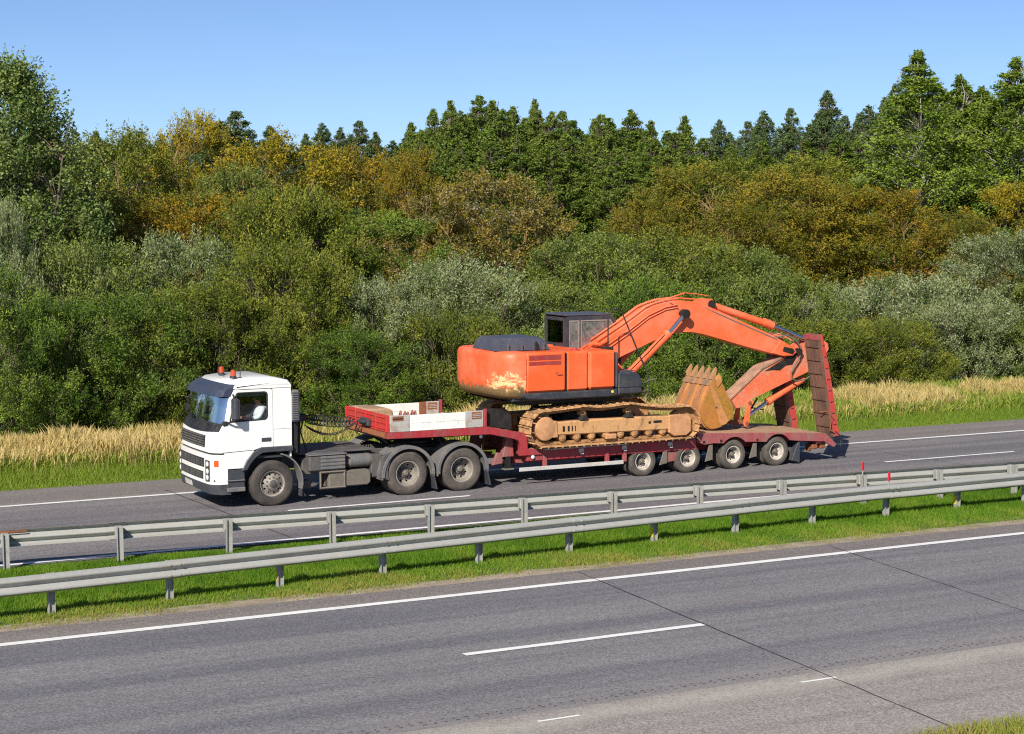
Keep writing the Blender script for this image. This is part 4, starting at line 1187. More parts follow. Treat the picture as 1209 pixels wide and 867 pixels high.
    ('poplar', 72.8, 176, 15.2, 5.3, 'dark', 'distant dark green tree on the wooded skyline behind the golden trees', 'distant skyline trees'),
    ('poplar', 77.8, 183, 16.0, 5.5, 'dark', 'distant dark green tree on the wooded skyline behind the golden trees', 'distant skyline trees'),
    ('poplar', 79.4, 182, 15.3, 5.5, 'dark', 'distant dark green tree on the wooded skyline behind the golden trees', 'distant skyline trees'),
    ('poplar', 81.1, 181, 14.6, 5.5, 'dark', 'distant dark green tree on the wooded skyline behind the golden trees', 'distant skyline trees'),
    ('poplar', 86.4, 188, 15.8, 5.7, 'dark', 'distant dark green tree on the wooded skyline behind the golden trees', 'distant skyline trees'),
    ('poplar', 84.4, 179, 15.3, 5.5, 'dark', 'distant dark green tree on the wooded skyline behind the golden trees', 'distant skyline trees'),
    ('poplar', 105.7, 125, 16.0, 5.3, 'dark', 'dark green tree standing behind the pale-trunked birches', 'dark trees behind birches'),
    ('poplar', 108.0, 125, 16.8, 5.3, 'dark', 'dark green tree standing behind the pale-trunked birches', 'dark trees behind birches'),
    ('poplar', 110.4, 125, 16.2, 5.4, 'dark', 'dark green tree standing behind the pale-trunked birches', 'dark trees behind birches'),
    ('poplar', 112.9, 125, 16.8, 5.4, 'dark', 'dark green tree standing behind the pale-trunked birches', 'dark trees behind birches'),
    ('poplar', 115.4, 125, 16.1, 5.4, 'dark', 'dark green tree standing behind the pale-trunked birches', 'dark trees behind birches'),
    ('poplar', 117.9, 125, 17.1, 5.5, 'dark', 'dark green tree standing behind the pale-trunked birches', 'dark trees behind birches'),
    ('poplar', 120.4, 125, 16.0, 5.5, 'dark', 'dark green tree standing behind the pale-trunked birches', 'dark trees behind birches'),
    ('poplar', 123.0, 125, 16.3, 5.5, 'dark', 'dark green tree standing behind the pale-trunked birches', 'dark trees behind birches'),
    ('poplar', 125.6, 125, 17.2, 5.6, 'dark', 'dark green tree standing behind the pale-trunked birches', 'dark trees behind birches'),
    ('poplar', 128.3, 125, 16.4, 5.6, 'dark', 'dark green tree standing behind the pale-trunked birches', 'dark trees behind birches'),
]
counts = {}
trng = random.Random(77)
SPECIES = {'shrub': ('willow_shrub', 'shrub'), 'round': ('broadleaf_tree', 'tree'), 'aspen': ('aspen_tree', 'tree'), 'birch': ('birch_tree', 'tree'), 'poplar': ('poplar_tree', 'tree')}
def plant(kind, x, y, h, w, mat, label, group=None):
    pk = 'shrub_low' if kind == 'shrub' and h / w < 0.66 else kind
    k = counts.get(pk, 0); counts[pk] = k + 1
    crown, trunk, H, W = PROTO[pk][k % len(PROTO[pk])]
    nm, cat = SPECIES[kind]
    if kind == 'poplar':
        h *= trng.uniform(0.92, 1.05); w *= trng.uniform(0.85, 1.25)
    root = empty(nm, (x, y, 0))
    root.rotation_euler = (trng.uniform(-0.03, 0.03), trng.uniform(-0.03, 0.03), trng.uniform(0, 6.28))
    root.scale = (w / W, w / W, h / H)
    tag(root, label, cat, group)
    a = bpy.data.objects.new('crown', crown); C.objects.link(a); a.parent = root
    a.material_slots[0].link = 'OBJECT'; a.material_slots[0].material = MATS['leaf_' + mat]
    b = bpy.data.objects.new('trunk', trunk); C.objects.link(b); b.parent = root
    return root
for (kind, x, y, h, w, mat, label, group) in TREES:
    plant(kind, x, y, h * {'shrub': 1.02, 'round': 0.975, 'aspen': 0.95, 'birch': 0.99, 'poplar': 1.01}[kind], w * 1.12, mat, label, group)

# ---------------------------------------------------------------- wheels
def arc(cx, cz, r, a0, a1, n):
    return [(cx + r * math.cos(R(a0 + (a1 - a0) * i / n)), cz + r * math.sin(R(a0 + (a1 - a0) * i / n))) for i in range(n + 1)]

def tyre_mesh(rad, rim, w, mat, name='tyre'):
    s = rad - rim
    prof = [(rim - 0.012, 0.045), (rim + 0.01, 0.022), (rim + 0.03, 0.010), (rim + s * 0.30, 0.0), (rim + s * 0.62, 0.004), (rim + s * 0.66, 0.012), (rim + s * 0.70, 0.006), (rim + s * 0.86, 0.024), (rad - 0.012, 0.045), (rad, 0.062)]
    k = 4
    for i in range(k):                                   # tread with grooves
        a = 0.062 + (w - 0.124) * i / k; b = 0.062 + (w - 0.124) * (i + 1) / k
        if i: prof += [(rad - 0.014, a - 0.006), (rad - 0.014, a + 0.006)]
        prof += [(rad, a + 0.008), (rad, b - 0.008)]
    prof += [(rad, w - 0.062), (rad - 0.012, w - 0.045), (rim + s * 0.4, w), (rim - 0.012, w - 0.045)]
    return MB().lathe(prof, 44).mesh(name, mat, 28)

def disc_holes(mb, r_in, r_out, y0, y1, nh, rh, rc, n=60):
    """dished disc between r_in (at y0) and r_out (at y1) with round holes left open"""
    outer = [(r_out * math.cos(2 * math.pi * i / n), r_out * math.sin(2 * math.pi * i / n)) for i in range(n)]
    holes = [[(r_in * math.cos(2 * math.pi * i / 20), r_in * math.sin(2 * math.pi * i / 20)) for i in range(20)]]
    for k in range(nh):
        a = 2 * math.pi * (k + 0.5) / nh
        holes.append([(rc * math.cos(a) + rh * math.cos(2 * math.pi * i / 8), rc * math.sin(a) + rh * math.sin(2 * math.pi * i / 8)) for i in range(8)])
    t = MB().plate(outer, holes, 0, 0.012)
    vs = []
    for x, y, z in t.v:
        r = math.hypot(x, z)
        u = min(1, max(0, (r - r_in) / (r_out - r_in)))
        vs.append((x, y + y0 + (y1 - y0) * u, z))
    mb.add(vs, t.f)
    return mb

def ring(mb, prof, n=40):
    return mb.lathe(prof, n, closed=True)

T_FRONT = tyre_mesh(0.52, 0.295, 0.31, 'tyre_rubber')
T_DRIVE = tyre_mesh(0.52, 0.30, 0.29, 'tyre_dusty')
T_TRAIL = tyre_mesh(0.385, 0.225, 0.235, 'tyre_dusty')
def rim_front():
    m = MB()
    ring(m, [(0.298, 0.035), (0.300, 0.045), (0.270, 0.060), (0.262, 0.20), (0.255, 0.20), (0.258, 0.055), (0.285, 0.032)])
    disc_holes(m, 0.085, 0.258, 0.012, 0.115, 10, 0.024, 0.205)
    return m.mesh('rim', 'rim_grey', 30)
def hub_front():
    m = MB().lathe([(0.0, -0.012), (0.055, -0.010), (0.078, 0.004), (0.085, 0.06), (0.11, 0.062), (0.11, 0.09)], 20)
    for k in range(10):
        a = 2 * math.pi * k / 10
        m.cyl((0.145 * math.cos(a), 0.012, 0.145 * math.sin(a)), (0.145 * math.cos(a), 0.06, 0.145 * math.sin(a)), 0.015, 0.015, 6)
    return m.mesh('hub', 'chassis_grey', 30)
def rim_deep(r, w, depth, mat):
    m = MB()
    ring(m, [(r + 0.002, 0.030), (r + 0.004, 0.045), (r - 0.022, 0.060), (r - 0.040, depth + 0.03), (r - 0.050, depth + 0.03), (r - 0.034, 0.05), (r - 0.016, 0.028)])
    disc_holes(m, r * 0.34, r - 0.040, depth + 0.02, depth - 0.03, 8, r * 0.085, r * 0.68)
    return m.mesh('rim', mat, 30)
def hub_deep(r, depth, mat):
    m = MB().lathe([(0.0, depth - 0.115), (r * 0.16, depth - 0.112), (r * 0.22, depth - 0.09), (r * 0.24, depth - 0.03), (r * 0.36, depth - 0.02), (r * 0.38, depth + 0.03)], 18)
    for k in range(10):
        a = 2 * math.pi * k / 10
        q = r * 0.46
        m.cyl((q * math.cos(a), depth - 0.025, q * math.sin(a)), (q * math.cos(a), depth + 0.02, q * math.sin(a)), 0.013, 0.013, 6)
    return m.mesh('hub', mat, 30)
def back_disc(r, depth):
    return MB().lathe([(0.0, depth), (r, depth)], 24).mesh('brake_drum', 'grease_shade_black', 30)
RIMS = {
    'front': (T_FRONT, rim_front(), hub_front(), back_disc(0.255, 0.16)),
    'drive': (T_DRIVE, rim_deep(0.30, 0.29, 0.25, 'rim_grey'), hub_deep(0.30, 0.22, 'dusty_metal'), back_disc(0.25, 0.30)),
    'trail': (T_TRAIL, rim_deep(0.225, 0.235, 0.19, 'trailer_rim'), hub_deep(0.225, 0.17, 'dusty_metal'), back_disc(0.18, 0.23)),
}
wrng = random.Random(9)
def wheel(parent, x, y, z, kind, far=False, dual=None):
    """outer face at y; far wheels face +y"""
    e = empty('wheel', OFF + Vector((x, y, z)), parent)
    p = OFF + Vector((x, y, z))
    ty, rim, hub, drum = RIMS[kind]
    sp = wrng.uniform(0, 6.28)
    rot = (0, sp, math.pi if far else 0)
    def part(nm, me, dy=0.0):
        o = bpy.data.objects.new(nm, me)
        place(o, p + Vector((0, dy, 0)), e)
        o.rotation_mode = 'ZYX' if False else 'XYZ'
        o.rotation_euler = rot
        return o
    part('tyre', ty)
    if dual: part('tyre', ty, -dual if far else dual)
    part('rim', rim); part('hub', hub); part('brake_drum', drum)
    return e

# ---------------------------------------------------------------- tractor
tractor = empty('tractor_unit', OFF + Vector((1.8, 1.25, 0)))
tag(tractor, 'white day-cab tractor unit with dark sun visor and two roof beacons, pulling the red trailer', 'truck')

RAKE = [(0.2, 0.10), (0.36, 0.04), (0.55, 0.0), (1.25, 0.0), (1.70, 0.03), (1.78, 0.06), (1.92, 0.17), (2.53, 0.28), (2.76, 0.46), (2.9, 0.7)]
def rake(z):
    for (a, b), (c, d) in zip(RAKE, RAKE[1:]):
        if z <= c:
            return b + (d - b) * (z - a) / (c - a)
    return RAKE[-1][1]
def plan(y):
    d = abs((y - 1.25) / 1.22)
    return -1.44 + 0.06 * d * d + 0.19 * max(0, (d - 0.80) / 0.20) ** 2
def fpoint(y, z, off=0.0):
    return (plan(y) + rake(z) - off, y, z)
def patch(y0, y1, z0, z1, off, th, ny=16, nz=4, mb=None, zlow=None, zhigh=None):
    """slab that follows the rounded cab front"""
    mb = mb or MB()
    vs, fs = [], []
    for s in (0, 1):
        for i in range(nz + 1):
            for j in range(ny + 1):
                y = y0 + (y1 - y0) * j / ny
                a = z0 if zlow is None else zlow(y)
                b = z1 if zhigh is None else zhigh(y)
                z = a + (b - a) * i / nz
                p = fpoint(y, z, off)
                vs.append((p[0] + th * s, p[1], p[2]))
    m = ny + 1; n = (nz + 1) * m
    for i in range(nz):
        for j in range(ny):
            a = i * m + j
            fs.append((a, a + 1, a + m + 1, a + m)); fs.append((n + a, n + a + m, n + a + m + 1, n + a + 1))
    for j in range(ny):
        fs.append((j, n + j, n + j + 1, j + 1)); a = nz * m + j; fs.append((a, a + 1, n + a + 1, n + a))
    for i in range(nz):
        a = i * m; fs.append((a, a + m, n + a + m, n + a)); b = i * m + ny; fs.append((b, n + b, n + b + m, b + m))
    return mb.add(vs, fs)

cabp = patch(0.03, 2.47, 1.275, 1.74, 0, 0.05, 20, 3).build('front_panel', 'cab_white', tractor)
patch(0.10, 2.40, 1.74, 1.925, 0.004, 0.05, 18, 3, zlow=lambda y: 1.70 + 0.05 * abs((y - 1.25) / 1.15) ** 2).build('windscreen_cowl', 'black_plastic', tractor)
ws = patch(0.085, 2.415, 1.915, 2.56, 0.0, 0.008, 20, 4).build('windscreen', 'windscreen_glass', tractor)
for k, (a, b) in enumerate(((0.9, 1.45), (1.75, 2.2))):
    m = MB(); p0 = fpoint(a - 0.35, 1.88, 0.04); p1 = fpoint(a + 0.28, 1.99, 0.03)
    m.tube([p0, p1], 0.012, 5); m.tube([fpoint(a + 0.0, 1.95, 0.03), fpoint(a + 0.62, 1.985, 0.02)], 0.009, 4)
    m.build('wiper', 'black_plastic', ws)
for (a, b) in ((0.03, 0.085), (2.415, 2.47)):
    patch(a, b, 1.74, 2.66, 0, 0.06, 4, 4).build('windscreen_pillar', 'cab_white', tractor)
patch(0.085, 2.415, 2.56, 2.74, 0, 0.05, 14, 2).build('roof_header', 'cab_white', tractor)
# sun visor: bent sheet standing off the header
m = MB()
patch(0.08, 2.42, 2.515, 2.66, 0.15, 0.02, 18, 2, m); 
vs, fs = [], []
for j in range(19):
    y = 0.08 + 2.34 * j / 18
    p = fpoint(y, 2.66, 0.15); q = fpoint(y, 2.77, 0.02)
    vs += [p, (q[0], y, 2.775), (q[0] + 0.01, y, 2.755), (p[0] + 0.02, y, 2.64)]
for j in range(18):
    a = j * 4; b = a + 4
    fs += [(a, a + 1, b + 1, b), (a + 1, a + 2, b + 2, b + 1), (a + 2, a + 3, b + 3, b + 2), (a + 3, a, b, b + 3)]
fs += [(0, 1, 2, 3), (72, 75, 74, 73)]
m.add(vs, fs)
for y in (0.085, 2.40):
    p = fpoint(y, 2.6, 0.15)
    m.prism([(p[0] - 0.04, 2.52), (p[0] + 0.22, 2.50), (p[0] + 0.30, 2.76), (p[0] + 0.02, 2.67)], y - 0.012, y + 0.012, 0.003)
vis = m.build('sun_visor', 'visor_slate', tractor)
fm = MB().tube([fpoint(1.62, 2.52, 0.16), fpoint(1.60, 2.38, 0.26), fpoint(1.48, 2.34, 0.27), fpoint(1.46, 2.20, 0.27)], 0.012, 6).build('front_mirror', 'black_plastic', tractor)
MB().cyl((fpoint(1.46, 2.18, 0.30)), (fpoint(1.46, 2.18, 0.25)), 0.10, 0.10, 16).build('mirror_head', 'black_plastic', fm)
# upper grille in the white panel
gr = patch(0.52, 2.30, 1.37, 1.635, 0.006, 0.03, 14, 3).build('upper_grille', 'black_plastic', tractor)
for k in range(5):
    z = 1.388 + k * 0.053
    patch(0.55, 2.27, z, z + 0.026, 0.030, 0.03, 12, 1).build('grille_slat', 'chassis_grey', gr)
MB().add([], [])
patch(0.05, 2.45, 1.225, 1.285, -0.02, 0.05, 18, 1).build('panel_gap', 'grease_shade_black', tractor)
# bumper
bump_ = patch(0.03, 2.47, 0.57, 1.235, 0.02, 0.16, 22, 4).build('bumper', 'cab_white', tractor)
patch(0.03, 2.47, 0.345, 0.575, 0.035, 0.20, 22, 3, zlow=lambda y: 0.345 + 0.05 * (1 - min(1, abs((y - 1.25) / 1.22)))).build('bumper_skirt', 'dark_trim', bump_)
def mesh_grille(z0, z1, y0, y1):
    b = patch(y0, y1, z0, z1, 0.026, 0.03, 12, 2).build('lower_grille', 'black_plastic', bump_)
    m = MB()
    for k in range(1, 4):
        z = z0 + (z1 - z0) * k / 4
        patch(y0 + 0.02, y1 - 0.02, z - 0.008, z + 0.008, 0.034, 0.012, 10, 1, m)
    n = 16
    for k in range(1, n):
        y = y0 + (y1 - y0) * k / n
        patch(y - 0.008, y + 0.008, z0 + 0.01, z1 - 0.01, 0.036, 0.012, 1, 1, m)
    o = m.build('grille_mesh', 'chassis_grey', b)
mesh_grille(0.93, 1.13, 0.50, 2.35)
mesh_grille(0.655, 0.83, 0.56, 2.25)
for y0, y1 in ((0.22, 0.40), (2.14, 2.30)):
    h = patch(y0, y1, 0.64, 1.10, 0.026, 0.05, 4, 4).build('headlight', 'dark_trim', bump_)
    patch(y0 - 0.004, y1 + 0.004, 0.63, 1.11, 0.040, 0.008, 4, 3).build('lens', 'lens_clear', h)
    for zc in (0.72, 0.86, 1.02):
        p = fpoint((y0 + y1) / 2, zc, 0.032)
        MB().lathe([(0.0, -0.016), (0.045, -0.012), (0.068, 0.0), (0.078, 0.02)], 14).build('reflector', 'board_white', h, OFF + Vector(p)).rotation_euler = (0, 0, R(-90))
patch(0.06, 0.12, 0.97, 1.11, 0.028, 0.02, 2, 1).build('marker_lamp', 'lamp_amber', bump_)
pl = patch(1.28, 1.78, 0.415, 0.535, 0.055, 0.015, 6, 1).build('number_plate', 'plate_white', bump_)
MB().cyl(fpoint(0.12, 0.66, 0.035), fpoint(0.12, 0.66, 0.0), 0.018, 0.018, 8).build('fog_lamp_cap', 'black_plastic', bump_)

# cab sides
DOOR = [(-1.165, 1.285), (-1.165, 1.72), (-1.03, 1.93), (-0.93, 2.48), (-0.85, 2.655), (-0.02, 2.655), (0.005, 2.60), (0.01, 1.355), (-0.27, 1.355), (-0.42, 1.31)]
WIN = [(-1.00, 1.985), (-0.985, 1.955), (-0.93, 1.94), (-0.17, 1.965), (-0.12, 2.00), (-0.105, 2.05), (-0.105, 2.54), (-0.13, 2.59), (-0.18, 2.605), (-0.80, 2.605), (-0.845, 2.575), (-0.875, 2.50)]
REAR = [(0.022, 1.355), (0.455, 1.355), (0.46, 2.45), (0.44, 2.66), (0.015, 2.66)]
LOWP = [(-1.13, 1.268), (-0.435, 1.295), (-0.52, 1.16), (-0.62, 0.98), (-0.645, 0.915), (-1.06, 0.915)]
def grow(poly, d):
    cx = sum(p[0] for p in poly) / len(poly); cz = sum(p[1] for p in poly) / len(poly)
    return [(p[0] + d * (1 if p[0] > cx else -1), p[1] + d * (1 if p[1] > cz else -1)) for p in poly]
for far in (False, True):
    def Y(y): return 2.5 - y if far else y
    door = MB().plate(DOOR, [WIN], Y(0.025), Y(0.065)).build('door', 'cab_white', tractor)
    gasket = MB().plate(WIN, [[(p[0] + (0.028 if p[0] < -0.5 else -0.028), p[1] + (0.026 if p[1] < 2.3 else -0.026)) for p in WIN]], Y(0.020), Y(0.05)).build('window_seal', 'black_plastic', door)
    MB().plate(WIN, [], Y(0.052), Y(0.056)).build('door_window', 'door_glass', door)
    MB().box(-0.26, -0.03, min(Y(0.028), Y(0.014)), max(Y(0.028), Y(0.014)), 1.475, 1.565, 0.006).build('handle', 'dark_trim', door)
    MB().plate(REAR, [], Y(0.026), Y(0.065)).build('cab_side_panel', 'cab_white', tractor)
    MB().plate(LOWP, [], Y(0.026), Y(0.065)).build('step_panel', 'cab_white', tractor)
    # dark liner behind the shut lines
    MB().plate([(-1.10, 0.93), (-1.12, 1.72), (-1.0, 1.93), (-0.90, 2.48), (-0.80, 2.70), (0.42, 2.70), (0.42, 1.36), (-0.25, 1.36), (-0.50, 1.2), (-0.62, 0.93)], [grow(WIN, 0.0)], Y(0.067), Y(0.085)).build('door_liner', 'interior', tractor)
    MB().box(0.02, 0.455, min(Y(0.0245), Y(0.03)), max(Y(0.0245), Y(0.03)), 1.742, 1.748).build('panel_seam', 'dark_trim', tractor)
    # wheel arch trim
    outer = [(-0.73, 0.86), (-0.62, 1.08), (-0.47, 1.25), (-0.30, 1.345), (-0.18, 1.350), (0.475, 1.350)]
    inner = [(0.475, 1.235), (-0.14, 1.235), (-0.25, 1.225), (-0.39, 1.15), (-0.52, 1.01), (-0.62, 0.86)]
    MB().prism(outer + inner, min(Y(-0.012), Y(0.20)), max(Y(-0.012), Y(0.20)), 0.012).build('wheel_arch', 'dark_trim', tractor)
    # rear half mudguard of the front wheel
    a1 = arc(0.02, 0.52, 0.70, 75, -14, 9); a2 = arc(0.02, 0.52, 0.665, 75, -14, 9)
    MB().prism(a1 + a2[::-1], min(Y(0.0), Y(0.34)), max(Y(0.0), Y(0.34)), 0.006).build('mudguard', 'fender_grey', tractor)
    MB().tube([(0.70, Y(0.10), 0.36), (0.73, Y(0.10), 0.28), (0.80, Y(0.10), 0.17)], 0.012, 5).box(0.68, 0.70, min(Y(0.04), Y(0.30)), max(Y(0.04), Y(0.30)), 0.18, 0.40).build('mud_flap', 'dark_trim', tractor)
    # entry steps
    st = MB().box(-1.10, -0.645, min(Y(0.05), Y(0.34)), max(Y(0.05), Y(0.34)), 0.40, 0.905, 0.02).build('step_well', 'dark_trim', tractor)
    for z in (0.395, 0.63):
        MB().box(-1.07, -0.65, min(Y(0.01), Y(0.30)), max(Y(0.01), Y(0.30)), z, z + 0.10 if z < 0.5 else z + 0.03, 0.012).build('step', 'fender_grey', st)
# roof
for y0, y1 in ((0.026, 0.064), (2.436, 2.474)):
    MB().prism([(-0.86, 2.668), (-0.84, 2.72), (-0.70, 2.762), (0.41, 2.775), (0.453, 2.72), (0.455, 2.668)], y0, y1, 0.004).build('roof_rail', 'cab_white', tractor)
MB().prism([(-0.90, 2.675), (-0.87, 2.745), (-0.74, 2.805), (-0.35, 2.845), (0.20, 2.855), (0.38, 2.835), (0.45, 2.76), (0.462, 2.675)], 0.025, 2.475, 0.055).build('roof', 'cab_white', tractor, ang=50)
MB().box(0.425, 0.46, 0.07, 2.43, 1.1, 2.68).build('back_wall', 'cab_white', tractor)
MB().box(-1.05, 0.42, 0.09, 2.41, 1.10, 1.16).build('cab_floor', 'interior', tractor)
MB().box(-1.28, -1.0, 0.12, 2.38, 1.16, 1.86, 0.04).build('dashboard', 'interior', tractor)
MB().box(-0.6, 0.3, 0.30, 2.2, 0.55, 1.08, 0.03).build('engine_cover', 'grease_shade_black', tractor)
MB().box(0.39, 0.424, 0.09, 2.41, 1.16, 2.66).build('back_lining', 'interior', tractor)
for y in (0.30, 1.65):
    s = MB().box(-0.28, 0.22, y, y + 0.52, 1.55, 1.70, 0.04).build('seat', 'seat_cloth', tractor)
    MB().prism([(0.14, 1.68), (0.26, 1.66), (0.36, 2.22), (0.27, 2.24)], y + 0.02, y + 0.50, 0.03).build('backrest', 'seat_cloth', s)
    MB().box(0.27, 0.37, y + 0.14, y + 0.38, 2.26, 2.42, 0.03).build('headrest', 'seat_cloth', s)
    MB().box(-0.2, 0.15, y + 0.1, y + 0.42, 1.16, 1.55, 0.02).build('seat_base', 'interior', s)
m = MB()
m.tube([(-0.66 + 0.20 * 0.45 * math.sin(a), 0.56 + 0.22 * math.cos(a), 2.02 + 0.20 * 0.8 * math.sin(a)) for a in [2 * math.pi * i / 20 for i in range(21)]], 0.015, 5)
m.tube([(-0.66, 0.56, 2.02), (-0.95, 0.56, 1.78)], 0.03, 6)
for a in (0.3, 2.84, 4.71):
    m.tube([(-0.66, 0.56, 2.02), (-0.66 + 0.09 * math.sin(a), 0.56 + 0.22 * math.cos(a), 2.02 + 0.16 * math.sin(a))], 0.012, 4)
m.build('steering_wheel', 'black_plastic', tractor)
MB().box(-0.86, 0.0, 0.10, 0.12, 2.50, 2.60).build('window_curtain', 'dark_trim', tractor)

# mirrors
for far in (False, True):
    def Y(y): return 2.5 - y if far else y
    mm = MB().box(-1.00, -0.87, min(Y(-0.30), Y(-0.06)), max(Y(-0.30), Y(-0.06)), 2.02, 2.50, 0.035).build('mirror', 'dark_trim', tractor)
    MB().box(-0.872, -0.866, min(Y(-0.275), Y(-0.085)), max(Y(-0.275), Y(-0.085)), 2.05, 2.47).build('mirror_glass', 'chrome', mm)
    MB().tube([(-0.90, Y(0.06), 2.56), (-0.95, Y(-0.10), 2.54), (-0.94, Y(-0.18), 2.49)], 0.02, 6).tube([(-1.06, Y(0.04), 1.93), (-1.0, Y(-0.10), 1.97), (-0.94, Y(-0.18), 2.03)], 0.022, 6).box(-1.16, -1.04, min(Y(0.0), Y(0.06)), max(Y(0.0), Y(0.06)), 1.88, 1.98, 0.012).build('mirror_arm', 'black_plastic', mm)
# beacons and aerial
for y, x in ((1.86, -0.55), (0.90, -0.60)):
    b = MB().lathe([(0.0, 0.055), (0.070, 0.05), (0.078, 0.02), (0.078, 0.0)], 16)
    b.v = [(p[0], p[2], p[1]) for p in b.v]
    bo = b.build('beacon', 'black_plastic', tractor, OFF + Vector((x, y, 2.845)))
    d = MB().lathe([(0.0, 0.190), (0.035, 0.186), (0.056, 0.165), (0.066, 0.05), (0.0, 0.05)], 16)
    d.v = [(p[0], p[2], p[1]) for p in d.v]
    d.build('lamp_dome', 'lamp_red', bo, OFF + Vector((x, y, 2.845)))
MB().cyl((-0.42, 0.95, 2.83), (-0.42, 0.95, 2.86), 0.04, 0.04, 10).tube([(-0.42, 0.95, 2.85), (-0.41, 0.95, 3.06)], 0.012, 6).build('aerial', 'dark_trim', tractor)
MB().box(-0.62, -0.56, 1.6, 1.66, 2.84, 2.88, 0.01).build('roof_hatch', 'dark_trim', tractor)

# air intake behind the cab
it = MB().box(0.465, 0.63, -0.03, 0.30, 1.88, 2.60, 0.03).build('air_intake', 'fender_grey', tractor)
for k in range(13):
    z = 1.915 + k * 0.051
    MB().box(0.464, 0.638, -0.040, 0.25, z, z + 0.022, 0.004).build('intake_slat', 'dark_trim', it)
MB().box(0.52, 0.64, 0.10, 0.32, 1.15, 1.90, 0.02).build('intake_duct', 'black_plastic', tractor)
m = MB()
m.tube([(0.80, 0.45, 1.95), (0.78, 0.45, 1.1)], 0.03, 6).tube([(0.95, 0.55, 1.90), (0.72, 0.55, 1.1)], 0.018, 5).tube([(0.72, 0.45, 1.92), (1.0, 0.5, 1.1)], 0.018, 5).box(0.68, 0.98, 0.40, 0.62, 1.84, 2.0, 0.03)
m.build('hose_stand', 'black_plastic', tractor)

# chassis
for y in (0.82, 1.60):
    MB().prism([(-0.9, 0.72), (5.25, 0.72), (5.25, 0.95), (3.0, 1.04), (0.5, 1.04), (-0.9, 0.98)], y, y + 0.08, 0.008).build('chassis_rail', 'chassis_grey', tractor)
for x in (0.6, 1.6, 2.6, 4.0, 5.1):
    MB().box(x, x + 0.1, 0.905, 1.595, 0.78, 0.98).build('chassis_crossmember', 'chassis_grey', tractor)
MB().box(0.75, 2.62, 0.40, 2.10, 1.075, 1.105, 0.008).build('catwalk', 'chassis_grey', tractor)
m = MB()                                                # engine side clutter behind the front wheel
m.box(0.80, 1.18, 0.30, 0.75, 0.62, 1.0, 0.02)
m.build('air_dryer_box', 'chassis_grey', tractor)
bx = MB().box(0.92, 1.82, 0.16, 0.78, 0.70, 1.06, 0.03).build('battery_box', 'chassis_grey', tractor)
for k in range(4):
    z = 0.735 + k * 0.082
    MB().box(1.20, 1.80, 0.148, 0.17, z, z + 0.055, 0.008).build('box_rib', 'fender_grey', bx)
MB().box(0.90, 1.84, 0.14, 0.80, 1.058, 1.085, 0.008).build('lid', 'fender_grey', bx)
m = MB()
for (a, b) in (((1.21, 0.20, 0.68), (1.21, 0.20, 0.30)), ((1.80, 0.20, 0.68), (1.80, 0.20, 0.30)), ((1.19, 0.20, 0.30), (1.82, 0.20, 0.30)), ((1.19, 0.20, 0.66), (1.82, 0.20, 0.66))):
    m.tube([a, b], 0.028, 4)
m.build('step_frame', 'dusty_metal', tractor)
MB().prism([(1.42, 0.30), (2.38, 0.30), (2.46, 0.36), (2.46, 0.60), (2.40, 0.66), (1.42, 0.66)], 0.22, 0.78, 0.025).build('fuel_tank', 'dusty_metal', tractor)
m = MB().lathe([(0.0, 0.0), (0.09, 0.02), (0.145, 0.07), (0.155, 0.12), (0.155, 0.60), (0.12, 0.68), (0.0, 0.70)], 20)
m.v = [(y_, x_, z_) for x_, y_, z_ in m.v]
ta = m.build('air_tank', 'fender_grey', tractor, OFF + Vector((1.88, 0.42, 0.86))); 
for x in (2.0, 2.42):
    MB().lathe([(0.160, -0.02), (0.160, 0.02), (0.152, 0.02), (0.152, -0.02)], 20, closed=True).build('tank_strap', 'dusty_metal', ta, OFF + Vector((x, 0.42, 0.86))).rotation_euler = (0, 0, R(90))
MB().box(0.84, 1.05, 0.32, 0.60, 0.30, 0.48, 0.05).build('exhaust_outlet', 'dusty_metal', tractor)
MB().prism([(0.92, 0.30), (1.16, 0.36), (1.18, 0.40), (0.90, 0.42)], 0.30, 0.55, 0.01).build('silencer', 'chassis_grey', tractor)
MB().box(2.50, 2.80, 0.30, 0.80, 0.45, 0.98, 0.02).build('valve_box', 'chassis_grey', tractor)
# fenders over the drive wheels
for cx in (3.32, 4.73):
    for far in (False, True):
        def Y(y): return 2.5 - y if far else y
        a1 = arc(cx, 0.50, 0.675, 188, -6, 22); a2 = arc(cx, 0.50, 0.648, 188, -6, 22)
        f = MB().prism(a1 + a2[::-1], min(Y(0.0), Y(0.62)), max(Y(0.0), Y(0.62)), 0.006).build('fender', 'fender_grey', tractor, ang=40)
        l1 = arc(cx, 0.50, 0.677, 184, -2, 22); l2 = arc(cx, 0.50, 0.600, 184, -2, 22)
        MB().prism(l1 + l2[::-1], min(Y(-0.008), Y(0.006)), max(Y(-0.008), Y(0.006)), 0.004).build('fender_lip', 'fender_grey', f)
        MB().prism([(cx + 0.64, 0.46), (cx + 0.675, 0.46), (cx + 0.76, 0.10), (cx + 0.72, 0.10)], min(Y(0.03), Y(0.58)), max(Y(0.03), Y(0.58)), 0.004).build('mud_flap', 'dark_trim', f)
m = MB().prism([(2.62, 0.45), (2.84, 0.40), (2.80, 0.62), (2.88, 0.86), (3.02, 1.05), (2.90, 1.05), (2.66, 0.95)], 0.02, 0.10, 0.01)
m.build('fender_bracket', 'chassis_grey', tractor)
